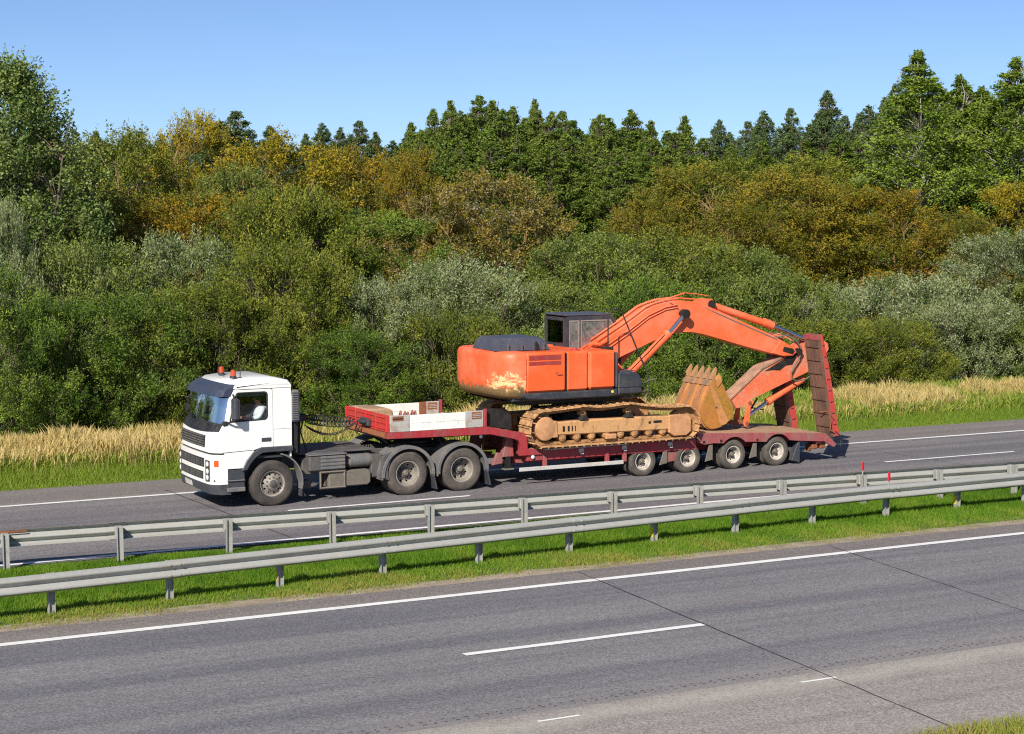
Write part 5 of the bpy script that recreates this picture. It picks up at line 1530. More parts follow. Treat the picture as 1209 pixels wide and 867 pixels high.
# fifth wheel and axles
m = MB().lathe([(0.0, 0.14), (0.40, 0.13), (0.46, 0.10), (0.46, 0.04), (0.0, 0.0)], 26)
m.v = [(p[0], p[2], p[1]) for p in m.v]
m.build('fifth_wheel', 'grease_shade_black', tractor, OFF + Vector((4.0, 1.25, 1.06)))
MB().box(3.5, 4.5, 0.86, 1.64, 1.0, 1.08, 0.02).build('coupling_plate', 'grease_shade_black', tractor)
for x in (0, 3.32, 4.73):
    MB().cyl((x, 0.3, 0.5), (x, 2.2, 0.5), 0.10, 0.10, 12).build('axle', 'grease_shade_black', tractor)
wheel(tractor, 0.0, 0.02, 0.515, 'front'); wheel(tractor, 0.0, 2.48, 0.515, 'front', True)
for x in (3.32, 4.73):
    wheel(tractor, x, 0.03, 0.515, 'drive', dual=0.33); wheel(tractor, x, 2.47, 0.515, 'drive', True, 0.33)
MB().box(5.2, 5.27, 0.25, 2.25, 0.70, 0.86, 0.015).build('rear_crossbar', 'chassis_grey', tractor)
# coiled air and power lines to the trailer
def coil(name, p0, p1, sag, rad, turns, mat, tails=0.12, r=0.011):
    p0, p1 = Vector(p0), Vector(p1)
    d = (p1 - p0).normalized(); s = Vector((0, 0, 1)); u = d.cross(s).normalized(); w = u.cross(d)
    pts = []
    n = turns * 9
    for i in range(n + 1):
        t = i / n
        base = p0.lerp(p1, t) - Vector((0, 0, sag * 4 * t * (1 - t)))
        env = min(1, t / tails, (1 - t) / tails) if tails > 0 else 1
        tt = t + 0.05 * math.sin(5 * t)
        a = 2 * math.pi * turns * tt
        pts.append(base + (u * math.cos(a) + w * math.sin(a)) * rad * env)
    return MB().tube(pts, r, 5).build(name, mat, tractor)
coil('air_hose', (0.95, 0.55, 1.93), (2.55, 1.35, 1.70), 0.03, 0.065, 20, 'black_plastic', r=0.013)
coil('air_hose', (0.95, 0.60, 1.86), (2.52, 1.25, 1.62), 0.06, 0.070, 18, 'dark_trim', r=0.013)
coil('air_hose', (0.95, 0.50, 1.74), (2.50, 1.15, 1.68), 0.26, 0.022, 40, 'black_plastic', 0.08, 0.010)

# ---------------------------------------------------------------- driver
me = bpy.data.meshes.new('person')
J = [(0.04, 0.56, 1.76), (0.05, 0.56, 1.92), (0.02, 0.56, 2.10), (0.0, 0.56, 2.22), (-0.03, 0.56, 2.30), (-0.06, 0.56, 2.37), (-0.07, 0.56, 2.45), (-0.06, 0.56, 2.52),
     (0.0, 0.38, 2.20), (-0.12, 0.32, 2.02), (-0.38, 0.36, 1.99), (-0.58, 0.40, 2.06), (-0.64, 0.41, 2.10),
     (0.0, 0.74, 2.20), (-0.12, 0.80, 2.02), (-0.38, 0.76, 1.99), (-0.58, 0.72, 2.06), (-0.64, 0.71, 2.10),
     (0.0, 0.46, 1.76), (-0.40, 0.44, 1.80), (-0.55, 0.44, 1.36), (-0.66, 0.44, 1.26), (0.0, 0.66, 1.76), (-0.40, 0.68, 1.80), (-0.55, 0.68, 1.36), (-0.66, 0.68, 1.26),
     (-0.155, 0.56, 2.425)]
Ed = [(0, 1), (1, 2), (2, 3), (3, 4), (4, 5), (5, 6), (6, 7), (3, 8), (8, 9), (9, 10), (10, 11), (11, 12), (3, 13), (13, 14), (14, 15), (15, 16), (16, 17), (0, 18), (18, 19), (19, 20), (20, 21), (0, 22), (22, 23), (23, 24), (24, 25), (6, 26)]
RAD = [0.15, 0.16, 0.16, 0.10, 0.06, 0.075, 0.095, 0.07, 0.075, 0.055, 0.042, 0.035, 0.03, 0.075, 0.055, 0.042, 0.035, 0.03, 0.09, 0.075, 0.055, 0.05, 0.09, 0.075, 0.055, 0.05, 0.018]
J = [(x - 0.14, y - 0.12, z - 0.02) for x, y, z in J]
me.from_pydata(J, Ed, [])
driver = bpy.data.objects.new('person', me)
place(driver, OFF)
driver.modifiers.new('skin', 'SKIN')
for i, sv in enumerate(me.skin_vertices[0].data):
    sv.radius = (RAD[i], RAD[i] * (1.25 if i in (1, 2) else 1)); sv.use_root = (i == 0)
driver.modifiers.new('sub', 'SUBSURF').levels = 2
driver.modifiers['sub'].render_levels = 2
me.materials.append(MATS['driver_clothes'])
tag(driver, 'lorry driver in a white T-shirt at the wheel, seen through the side window', 'person')
m = MB().lathe([(0.0, 0.108), (0.06, 0.095), (0.10, 0.04), (0.108, -0.02), (0.09, -0.06)], 16)
m.v = [(p[0], p[2], p[1]) for p in m.v]
m.build('hair', 'hair_dark', driver, OFF + Vector((-0.19, 0.44, 2.44)))

# ---------------------------------------------------------------- low-loader trailer
trailer = empty('low_loader_trailer', OFF + Vector((9.3, 1.25, 0)))
tag(trailer, 'red low-loader trailer with white gooseneck boards, four axles and raised ramps', 'trailer')

# gooseneck side frames
NECK = [(2.80, 1.50), (5.36, 1.50), (6.44, 1.285), (6.46, 0.905), (6.66, 0.90), (6.86, 0.75), (6.27, 0.75), (6.265, 1.04), (6.20, 1.13), (6.08, 1.17), (5.45, 1.315), (2.80, 1.355)]
for y0, y1 in ((0.0, 0.16), (2.34, 2.50)):
    MB().prism(NECK, y0, y1, 0.008).build('gooseneck_frame', 'trailer_red', trailer)
MB().box(2.82, 5.34, 0.163, 2.337, 1.44, 1.475).build('gooseneck_deck', 'deck_wood', trailer)
MB().box(3.1, 5.3, 0.7, 1.8, 1.22, 1.438, 0.02).build('gooseneck_spine', 'grease_shade_black', trailer)
MB().prism([(5.36, 1.47), (6.42, 1.25), (6.42, 1.20), (5.36, 1.42)], 0.163, 2.337).build('slope_plate', 'rust', trailer)
MB().box(6.36, 6.42, 0.163, 2.337, 0.76, 1.195).build('neck_bulkhead', 'trailer_red', trailer)
MB().prism([(5.42, 1.50), (6.10, 1.36), (6.10, 1.72), (5.90, 1.86), (5.42, 1.90)], 0.14, 0.60, 0.02).build('neck_shade_block', 'grease_shade_black', trailer)  # added dark block standing in for the shaded carbody, not a real trailer part
# front board with ribs
fb = MB().box(2.80, 2.84, 0.02, 2.48, 1.503, 1.90, 0.006).build('front_board', 'bright_red', trailer)
for k in range(5):
    y = 0.02 + k * 0.60
    MB().box(2.765, 2.799, y, y + 0.06 if k < 4 else 2.48, 1.505, 1.90, 0.008).build('board_rib', 'bright_red', fb)
for z in (1.56, 1.69, 1.82):
    MB().box(2.782, 2.798, 0.09, 2.40, z, z + 0.035, 0.006).build('board_rail', 'bright_red', fb)
MB().prism([(2.80, 1.357), (2.80, 1.498), (2.76, 1.498), (2.70, 1.40), (2.74, 1.357)], 0.1, 2.4, 0.01).build('coupling_nose', 'rust', trailer)
m = MB()
for y in (1.05, 1.15, 1.25, 1.35):
    m.cyl((2.60, y, 1.66), (2.79, y, 1.66), 0.03, 0.03, 8)
m.box(2.70, 2.79, 0.95, 1.45, 1.56, 1.74, 0.02)
m.build('air_coupling', 'dark_trim', trailer)
m = MB().tube([(2.55, 1.2, 1.66), (2.40, 1.0, 1.50), (2.45, 0.8, 1.38), (2.65, 0.9, 1.42)], 0.012, 5).tube([(2.6, 1.3, 1.64), (2.45, 1.1, 1.44), (2.5, 0.95, 1.34), (2.7, 1.0, 1.4)], 0.01, 5)
m.build('loose_cable', 'black_plastic', trailer)
# side boards: grey box sections at the ends, white board between
for y0, y1, near in ((0.01, 0.055, True), (2.445, 2.49, False)):
    a = MB().box(2.86, 3.36, y0, y1, 1.503, 1.895, 0.008).build('side_board', 'board_grey', trailer)
    MB().box(2.92, 3.20, y0 - 0.003, y1 + 0.003, 1.76, 1.87).build('rust_slot', 'rust', a)
    MB().box(2.92, 3.18, y0 - 0.006, y1 + 0.006, 1.80, 1.825).build('slot', 'grease_shade_black', a)
    b = MB().box(3.365, 4.80, y0 - 0.008, y1, 1.506, 1.882, 0.008).build('side_board', 'board_white', trailer)
    MB().box(3.39, 4.78, y0 - 0.010, y0 - 0.006, 1.692, 1.697).build('board_seam', 'board_grey', b)
    c = MB().box(4.805, 5.27, y0, y1, 1.503, 1.895, 0.008).build('side_board', 'board_grey', trailer)
    MB().box(4.96, 5.22, y0 - 0.003, y1 + 0.003, 1.70, 1.87).build('rust_slot', 'rust', c)
    for z in (1.735, 1.775, 1.815):
        MB().box(4.98, 5.20, y0 - 0.006, y1 + 0.006, z, z + 0.016).build('slot', 'board_grey', c)
    for x in (5.285,):
        MB().box(x, x + 0.07, y0 - 0.02, y1 + 0.02, 1.503, 1.93, 0.008).build('corner_post', 'trailer_red', trailer)
MB().box(4.72, 4.90, 2.425, 2.443, 1.505, 1.90).build('rust_patch', 'rust', trailer)
MB().box(5.29, 5.33, 0.10, 2.40, 1.477, 1.62, 0.01).build('rear_board', 'board_grey', trailer)
# things stowed on the neck
t = MB().prism([(2.90, 1.48), (3.62, 1.48), (3.58, 1.84), (3.45, 1.90), (2.95, 1.91), (2.88, 1.84)], 1.45, 2.38, 0.04).build('tarpaulin_bundle', 'deck_wood')
tag(t, 'folded brown tarpaulin bundle behind the red gooseneck front board', 'tarpaulin')
ch = empty('chain_bundle', OFF + Vector((3.75, 0.95, 1.476)))
tag(ch, 'red lashing chains heaped between the white gooseneck boards', 'chain')
for k in range(5):
    x = 3.52 + 0.095 * k + 0.02 * (k % 2)
    MB().tube([(x, 0.75, 1.50), (x - 0.02, 0.80, 1.76), (x + 0.03, 0.95, 1.87 - 0.02 * (k % 3)), (x + 0.07, 1.12, 1.74), (x + 0.05, 1.15, 1.50)], 0.026, 6).build('chain_loop', 'faded_red', ch)
# landing leg
for y in (0.30, 2.02):
    l = MB().prism([(5.93, 0.70), (6.05, 1.20), (6.22, 1.20), (6.24, 0.70)], y, y + 0.18, 0.015).build('landing_leg', 'faded_red', trailer)
    MB().box(6.03, 6.16, y + 0.03, y + 0.15, 0.42, 0.70).build('leg_inner', 'grease_shade_black', l)
    MB().box(5.98, 6.24, y - 0.02, y + 0.20, 0.38, 0.42, 0.01).build('leg_foot', 'dusty_metal', l)
    MB().prism([(5.68, 0.52), (5.80, 0.82), (5.92, 0.80), (5.95, 0.55)], y + 0.02, y + 0.12, 0.01).build('leg_brace', 'faded_red', l)
    MB().prism([(6.30, 0.62), (6.55, 0.60), (6.52, 0.52), (6.32, 0.54)], y, y + 0.10, 0.01).build('leg_crank', 'faded_red', l)
for x in (5.25, 6.60):
    MB().lathe([(0.0, -0.012), (0.035, -0.008), (0.045, 0.0), (0.045, 0.02)], 12).build('marker_lamp', 'board_white', trailer, OFF + Vector((x, 0.0 if x > 6 else 0.1, 0.70 if x > 6 else 1.27)))

# main bed
MB().box(6.46, 11.32, 0.05, 0.17, 0.60, 0.862, 0.01).build('side_beam', 'trailer_red', trailer)
MB().box(6.46, 11.32, 2.33, 2.45, 0.60, 0.862, 0.01).build('side_beam', 'trailer_red', trailer)
for y in (0.80, 1.60):
    MB().box(6.46, 15.0, y, y + 0.10, 0.45, 0.80, 0.01).build('main_beam', 'trailer_red', trailer)
for k in range(10):
    x = 6.7 + 0.5 * k
    MB().box(x, x + 0.07, 0.172, 2.328, 0.66, 0.805).build('crossmember', 'faded_red', trailer)
for k in range(12):
    y = 0.05 + 0.2 * k
    MB().box(6.47, 11.30, y + 0.004, y + 0.196, 0.866, 0.905, 0.006).build('deck_plank', 'deck_wood', trailer)
MB().box(6.9, 9.3, 0.02, 0.046, 0.845, 0.865).build('deck_edge', 'side_rail_grey', trailer)
for x in (6.95, 8.70, 9.20):
    MB().box(x - 0.05, x + 0.05, 0.02, 0.10, 0.42, 0.72, 0.008).build('rail_upright', 'faded_red', trailer)
MB().box(6.23, 9.14, -0.012, 0.018, 0.37, 0.465, 0.008).build('side_guard', 'side_rail_grey', trailer)
MB().box(6.23, 9.14, 2.482, 2.512, 0.37, 0.465, 0.008).build('side_guard', 'side_rail_grey', trailer)
for x in (7.95, 9.18, 10.52):
    MB().box(x - 0.07, x + 0.07, 0.015, 0.048, 0.73, 0.83, 0.01).tube([(x - 0.05, 0.0, 0.76), (x - 0.03, -0.03, 0.70), (x + 0.03, -0.03, 0.70), (x + 0.05, 0.0, 0.76)], 0.012, 5).build('lashing_ring', 'side_rail_grey', trailer)

# rear deck over the bogie with scalloped sides
WX = (9.76, 11.09, 12.47, 13.83)
def scallop(cx, r, base, cz=0.385):
    a = math.degrees(math.acos(min(1, max(-1, (base - cz) / r))))
    return [(cx + r * math.sin(R(t)), cz + r * math.cos(R(t))) for t in [a - 2 * a * i / 10 for i in range(11)]]
side = [(11.34, 1.00), (12.9, 0.925), (14.3, 0.85), (15.36, 0.775), (15.72, 0.47), (15.66, 0.40), (15.58, 0.41), (15.32, 0.565), (14.50, 0.625)]
side += scallop(13.83, 0.46, 0.66) + [(13.15, 0.68)] + scallop(12.47, 0.46, 0.70) + [(11.80, 0.72), (11.55, 0.70), (11.34, 0.78)]
for y0, y1 in ((0.02, 0.07), (2.43, 2.48)):
    MB().prism(side, y0, y1, 0.005).build('rear_side_plate', 'faded_red', trailer)
top = [(11.345, 0.997), (12.9, 0.922), (14.3, 0.847), (15.35, 0.772)]
for k in range(12):
    y = 0.075 + 0.196 * k
    MB().prism(top + [(p[0], p[1] - 0.05) for p in top[::-1]], y + 0.003, y + 0.193, 0.006).build('deck_plank', 'deck_wood', trailer)
MB().prism([(11.33, 0.996), (11.33, 0.90), (11.05, 0.907)], 0.08, 2.42, 0.004).build('step_ramp', 'rust', trailer)
for y in (0.8, 1.6):
    MB().prism([(11.3, 0.78), (15.3, 0.66), (15.3, 0.52), (11.3, 0.60)], y - 0.12, y - 0.004).build('rear_beam', 'trailer_red', trailer)
MB().box(15.10, 15.32, 0.08, 2.42, 0.50, 0.70, 0.02).build('tail_beam', 'faded_red', trailer)
for x in (12.02, 13.14, 11.50):
    MB().box(x, x + 0.06, 0.008, 0.019, 0.74 if x < 13 else 0.70, 0.80 if x < 13 else 0.76).build('lashing_slot', 'grease_shade_black', trailer)
# mud flaps and brackets between the wheels
for x, z in ((10.25, 0.60), (11.62, 0.68), (12.98, 0.64)):
    MB().prism([(x + 0.10, z), (x + 0.20, z), (x + 0.20, 0.30), (x - 0.02, 0.26)], 0.05, 0.09, 0.005).build('flap_bracket', 'dusty_metal', trailer)
MB().prism([(14.30, 0.12), (14.52, 0.62), (14.56, 0.62), (14.56, 0.05)], 0.06, 0.50, 0.005).build('mud_flap', 'dark_trim', trailer)
MB().prism([(14.30, 0.12), (14.52, 0.62), (14.56, 0.62), (14.56, 0.05)], 2.0, 2.44, 0.005).build('mud_flap', 'dark_trim', trailer)
MB().prism([(10.50, 0.58), (10.80, 0.58), (10.74, 0.34), (10.40, 0.30)], 0.10, 0.14, 0.006).build('wheel_guard', 'faded_red', trailer)
for x in WX:
    MB().cyl((x, 0.2, 0.385), (x, 2.3, 0.385), 0.07, 0.07, 10).build('axle', 'grease_shade_black', trailer)
    wheel(trailer, x, 0.05, 0.383, 'trail', dual=0.27); wheel(trailer, x, 2.45, 0.383, 'trail', True, 0.27)
# tail lamps and hinges
tl = MB().box(15.00, 15.18, 0.12, 0.40, 0.36, 0.50, 0.02).build('tail_lamp', 'rust', trailer)
MB().cyl((15.18, 0.20, 0.43), (15.21, 0.20, 0.43), 0.05, 0.05, 12).build('lamp_lens', 'lamp_red', tl)
MB().cyl((14.98, 0.30, 0.38), (15.04, 0.30, 0.38), 0.10, 0.10, 12).build('lamp_housing', 'rust', tl)
MB().box(15.28, 15.46, 0.14, 0.42, 0.36, 0.52, 0.02).build('tail_lamp', 'rust', trailer)
for y in (0.10, 0.80, 1.60, 2.30):
    MB().cyl((15.62, y, 0.62), (15.62, y + 0.12, 0.62), 0.07, 0.07, 12).build('ramp_hinge', 'dark_trim', trailer)
MB().tube([(15.75, 0.1, 0.66), (15.92, 0.1, 0.55), (15.90, 0.1, 0.38), (15.72, 0.1, 0.42)], 0.018, 5).tube([(15.7, 0.06, 0.80), (15.85, 0.06, 0.70), (15.95, 0.06, 0.48)], 0.014, 5).build('ramp_cable', 'black_plastic', trailer)

# loading ramps, folded upright
def ramp_part(y0, y1, top, label, dx=0.0):
    bx, bz, tx, tz = 15.66 + dx, 0.66, 15.16 + dx, top
    def at(u, d):       # along the ramp, depth away from the wheels
        return (bx + (tx - bx) * u + d, bz + (tz - bz) * u + 0.16 * d)
    d1 = 0.16
    r_ = MB().prism([at(0, 0.03), at(1, 0.03), at(1, 0.10), at(0, 0.03 + d1)], y0 + 0.051, y1 - 0.051, 0.004).build('ramp', 'rust', trailer)
    r_['label'] = label
    for a, b in ((y0, y0 + 0.05), (y1 - 0.05, y1)):
        sd = MB().prism([at(0, 0.0), at(1, 0.0), at(1, 0.08), at(0.7, 0.15), at(0, 0.19)], a, b, 0.005).build('ramp_side', 'ramp_red', r_)
        for k in range(1, 9):
            u = k / 9
            MB().prism([at(u, 0.03), at(u, 0.16 - 0.07 * u), at(u + 0.008, 0.16 - 0.07 * u), at(u + 0.008, 0.03)], a - 0.004, b + 0.004).build('ramp_rung', 'grease_shade_black', r_)
    wr = random.Random(int(y0 * 10))
    n = 4
    for k in range(n):
        ya = y0 + (y1 - y0) * k / n + 0.004; yb = y0 + (y1 - y0) * (k + 1) / n - 0.004
        j = wr.uniform(0.0, 0.015)
        MB().prism([at(0.0, -0.05 - j), at(0.97 + wr.uniform(-0.02, 0.01), -0.05 - j), at(0.97, -0.003), at(0.0, -0.003)], ya, yb, 0.006).build('ramp_plank', 'ramp_wood', r_)
    for k in range(7):
        u = 0.10 + k * 0.13
        MB().prism([at(u, -0.085), at(u + 0.018, -0.085), at(u + 0.018, -0.066), at(u, -0.066)], y0 + 0.02, y1 - 0.02, 0.003).build('ramp_batten', 'ramp_wood', r_)
    MB().prism([at(0.955, -0.07), at(1.0, -0.07), at(1.0, -0.004), at(0.985, -0.004)], y0, y1, 0.004).build('ramp_top', 'faded_red', r_)
    return r_
ramp_part(0.06, 0.70, 3.36, 'upright loading ramp with worn wooden face and red ribbed side')
ramp_part(1.62, 2.26, 3.30, 'upright loading ramp standing behind the excavator arm', -0.17)
MB().tube([(15.45, 0.02, 1.45), (15.52, 0.0, 1.10), (15.50, 0.02, 0.85), (15.62, 0.0, 0.80)], 0.02, 5).tube([(15.35, 0.3, 1.3), (15.48, 0.05, 1.35), (15.60, 0.0, 1.15)], 0.015, 5).build('ramp_chain', 'rust', trailer)
m = MB()
m.tube([(14.2, 2.2, 0.85), (14.65, 2.1, 1.55)], 0.025, 5).tube([(14.45, 2.15, 1.30), (14.85, 2.1, 1.22)], 0.018, 5)
m.build('ramp_strut', 'black_plastic', trailer)

# ---------------------------------------------------------------- excavator
exc = empty('excavator', OFF + Vector((8.7, 1.25, 0.905)))
tag(exc, 'orange crawler excavator with muddy tracks and folded arm, loaded on the trailer', 'excavator')

# tracks
def track_path():
    pts = []
    pts += [(10.70, 0.945), (10.0, 0.940), (8.5, 0.940), (7.2, 0.950), (6.95, 0.955)]
    pts += [(6.84 + 0.435 * math.cos(R(a)), 1.385 + 0.435 * math.sin(R(a))) for a in range(-100, -281, -15)]
    pts += [(7.25, 1.835), (7.90, 1.880), (8.20, 1.845), (8.55, 1.835), (8.95, 1.870), (9.25, 1.875), (9.60, 1.815), (10.0, 1.760), (10.4, 1.735)]
    pts += [(10.82 + 0.405 * math.cos(R(a)), 1.33 + 0.405 * math.sin(R(a))) for a in range(90, -100, -15)]
    return pts
def resample(pts, step):
    P = [Vector(p) for p in pts] + [Vector(pts[0])]
    L = [0]
    for a, b in zip(P, P[1:]): L.append(L[-1] + (b - a).length)
    n = round(L[-1] / step); st = L[-1] / n
    out, j = [], 0
    for i in range(n):
        s = i * st
        while L[j + 1] < s: j += 1
        t = (s - L[j]) / (L[j + 1] - L[j])
        p = P[j].lerp(P[j + 1], t); d = (P[j + 1] - P[j]).normalized()
        out.append((p, d))
    return out, st
links, pitch = resample(track_path(), 0.195)
def shoe_mesh():
    m = MB()
    h = pitch / 2 - 0.013
    m.box(-h, h, 0, 0.60, -0.012, 0.012, 0.004)
    for x in (-h + 0.014,):
        m.prism([(x - 0.014, -0.012), (x + 0.016, -0.012), (x + 0.007, -0.040), (x - 0.007, -0.040)], 0.005, 0.595)
    return m.mesh('track_shoe', 'mud_shoe')
def link_mesh():
    m = MB()
    h = pitch / 2
    for y in (0.21, 0.34):
        m.box(-h, h, y, y + 0.05, 0.013, 0.10, 0.01)
    m.cyl((-h, 0.20, 0.06), (-h, 0.40, 0.06), 0.03, 0.03, 8)
    return m.mesh('track_link', 'mud_sand')
SHOE, LINK = shoe_mesh(), link_mesh()
for y0 in (-0.25, 2.15):
    tr = empty('crawler_track', OFF + Vector((8.7, y0 + 0.3, 0.905)), exc)
    near = y0 < 0
    ysg = y0
    for p, d in links:
        a = math.atan2(d.y, d.x)
        # inner side of the belt is +z local: turn so local -z looks outward
        rot = (0, -a + math.pi, 0)
        inst('track_shoe', SHOE, OFF + Vector((p.x, y0, p.y)), tr, rot)
        inst('track_link', LINK, OFF + Vector((p.x, y0, p.y)), tr, rot)
    yo = y0 + (0.06 if near else 0.0)
    fr = MB().prism([(7.06, 1.20), (10.42, 1.165), (10.42, 1.50), (10.30, 1.52), (8.2, 1.54), (7.06, 1.52)], yo + 0.06, yo + 0.48, 0.03).build('track_frame', 'frame_mud', tr)
    MB().prism([(10.36, 1.10), (10.52, 1.00), (10.88, 1.00), (11.02, 1.10), (11.02, 1.44), (10.90, 1.53), (10.36, 1.54)], yo + 0.02, yo + 0.10, 0.02).build('idler_guard', 'mud_pink', tr)
    MB().prism([(7.06, 1.50), (7.10, 1.56), (7.16, 1.56), (7.20, 1.16), (7.06, 1.16)], yo + 0.03, yo + 0.10, 0.01).build('frame_collar', 'mud_pink', tr)
    MB().lathe([(0.0, 0.0), (0.25, 0.005), (0.285, 0.02), (0.29, 0.20), (0.0, 0.20)], 24).build('final_drive', 'mud_pink', tr, OFF + Vector((6.86, yo + 0.02, 1.385)))
    m = MB()
    n = 21
    poly = []
    for k in range(n * 2):
        rr_ = 0.385 if k % 2 else 0.325
        a = 2 * math.pi * k / (n * 2)
        poly.append((6.84 + rr_ * math.cos(a), 1.385 + rr_ * math.sin(a)))
    m.prism(poly, y0 + 0.27, y0 + 0.33).build('sprocket', 'mud_sand', tr)
    MB().lathe([(0.0, 0.0), (0.28, 0.0), (0.325, 0.02), (0.325, 0.20), (0.28, 0.22), (0.0, 0.22)], 28).build('idler_wheel', 'mud_sand', tr, OFF + Vector((10.82, y0 + 0.19, 1.33)))
    for k in range(8):
        x = 7.36 + 0.41 * k
        MB().lathe([(0.0, 0.0), (0.07, 0.0), (0.10, 0.02), (0.10, 0.26), (0.07, 0.28), (0.0, 0.28)], 14).build('bottom_roller', 'mud_sand', tr, OFF + Vector((x, y0 + 0.14, 1.135)))
        MB().box(x - 0.055, x + 0.055, yo + 0.06, yo + 0.12, 1.075, 1.145, 0.02).build('roller_bracket', 'mud_sand', tr)
    MB().box(8.55, 8.85, yo + 0.03, yo + 0.11, 1.03, 1.16, 0.02).build('track_guide', 'mud_pink', tr)
    for x in (7.96, 9.25):
        MB().lathe([(0.0, 0.0), (0.06, 0.0), (0.09, 0.02), (0.09, 0.18), (0.0, 0.18)], 14).build('carrier_roller', 'mud_sand', tr, OFF + Vector((x, y0 + 0.18, 1.70)))
        MB().prism([(x - 0.14, 1.53), (x + 0.10, 1.53), (x + 0.05, 1.66), (x - 0.05, 1.66)], y0 + 0.10, y0 + 0.34, 0.01).build('roller_mount', 'grease_shade_black', tr)
    m = MB()
    for k, w in ((0, 0.06), (0.14, 0.05), (0.25, 0.03), (0.34, 0.02)):
        m.box(7.34 + k, 7.34 + k + w, yo + 0.052, yo + 0.058, 1.29, 1.42)
    m.box(9.92, 10.16, yo + 0.052, yo + 0.058, 1.36, 1.42)
    m.box(9.78, 9.84, yo + 0.052, yo + 0.058, 1.35, 1.41)
    m.build('frame_slot', 'grease_shade_black', tr)
# undercarriage
MB().prism([(7.3, 1.25), (10.1, 1.25), (9.6, 1.70), (7.8, 1.70)], 0.50, 2.00, 0.05).build('carbody', 'grease_shade_black', exc)
m = MB().lathe([(0.0, 0.0), (0.68, 0.0), (0.70, 0.04), (0.70, 0.34), (0.0, 0.36)], 36)
m.v = [(p[0], p[2], p[1]) for p in m.v]
m.build('swing_ring', 'grease_shade_black', exc, OFF + Vector((8.6, 1.25, 1.70)))

# upper structure
MB().prism([(5.95, 2.058), (9.35, 2.058), (9.10, 1.93), (6.40, 1.93)], 0.25, 2.25, 0.01).build('belly_plate', 'grease_shade_black', exc)
MB().prism([(6.05, 2.06), (9.30, 2.06), (9.30, 2.16), (6.05, 2.16)], 0.0, 2.50, 0.02).build('revolving_frame', 'excavator_dark', exc)
def cw_outline(d):
    """plan of the counterweight's back, corners well rounded, drawn in by d"""
    out = []
    n = 26
    for i in range(n + 1):
        t = -1 + 2 * i / n
        a = abs(t)
        # superellipse-like back: flat in the middle, tight at the corners
        ang = t * math.pi / 2
        s_, c_ = math.sin(ang), math.cos(ang)
        ex = 0.62
        y = 1.25 + 1.45 * math.copysign(abs(s_) ** ex, s_)
        x = 6.30 - 0.66 * abs(c_) ** ex
        v = Vector((6.9 - x, 1.25 - y)); L = v.length
        k = d if i not in (0, n) else d * 0.0
        yy = y + (d * math.copysign(1, 1.25 - y) if i in (0, n) else d * v.y / L)
        out.append((x + (d * v.x / L if i not in (0, n) else 0.0), yy))
    return out
rows = [(2.10, 0.34), (2.115, 0.24), (2.15, 0.14), (2.22, 0.06), (2.33, 0.012), (2.45, 0.0), (3.10, 0.0), (3.16, 0.010), (3.205, 0.032), (3.235, 0.07), (3.25, 0.13), (3.255, 0.26)]
vs, fs = [], []
for z, d in rows:
    vs += [(x, y, z) for x, y in cw_outline(d)]
nC = 27
for i in range(len(rows) - 1):
    for j in range(nC - 1):
        fs.append((i * nC + j, i * nC + j + 1, (i + 1) * nC + j + 1, (i + 1) * nC + j))
    fs.append((i * nC + nC - 1, i * nC, (i + 1) * nC, (i + 1) * nC + nC - 1))
fs.append(tuple(range(nC))); fs.append(tuple(range((len(rows) - 1) * nC, len(rows) * nC)))
cwm = MB().add(vs, fs).mesh('counterweight', 'counterweight_paint', 50)
cwo = bpy.data.objects.new('counterweight', cwm); place(cwo, OFF, exc)
for y in (0.85, 1.65):
    MB().tube([(5.95, y - 0.05, 3.25), (5.95, y - 0.05, 3.33), (5.95, y + 0.05, 3.33), (5.95, y + 0.05, 3.25)], 0.018, 6).build('lifting_eye', 'excavator_orange', cwo)

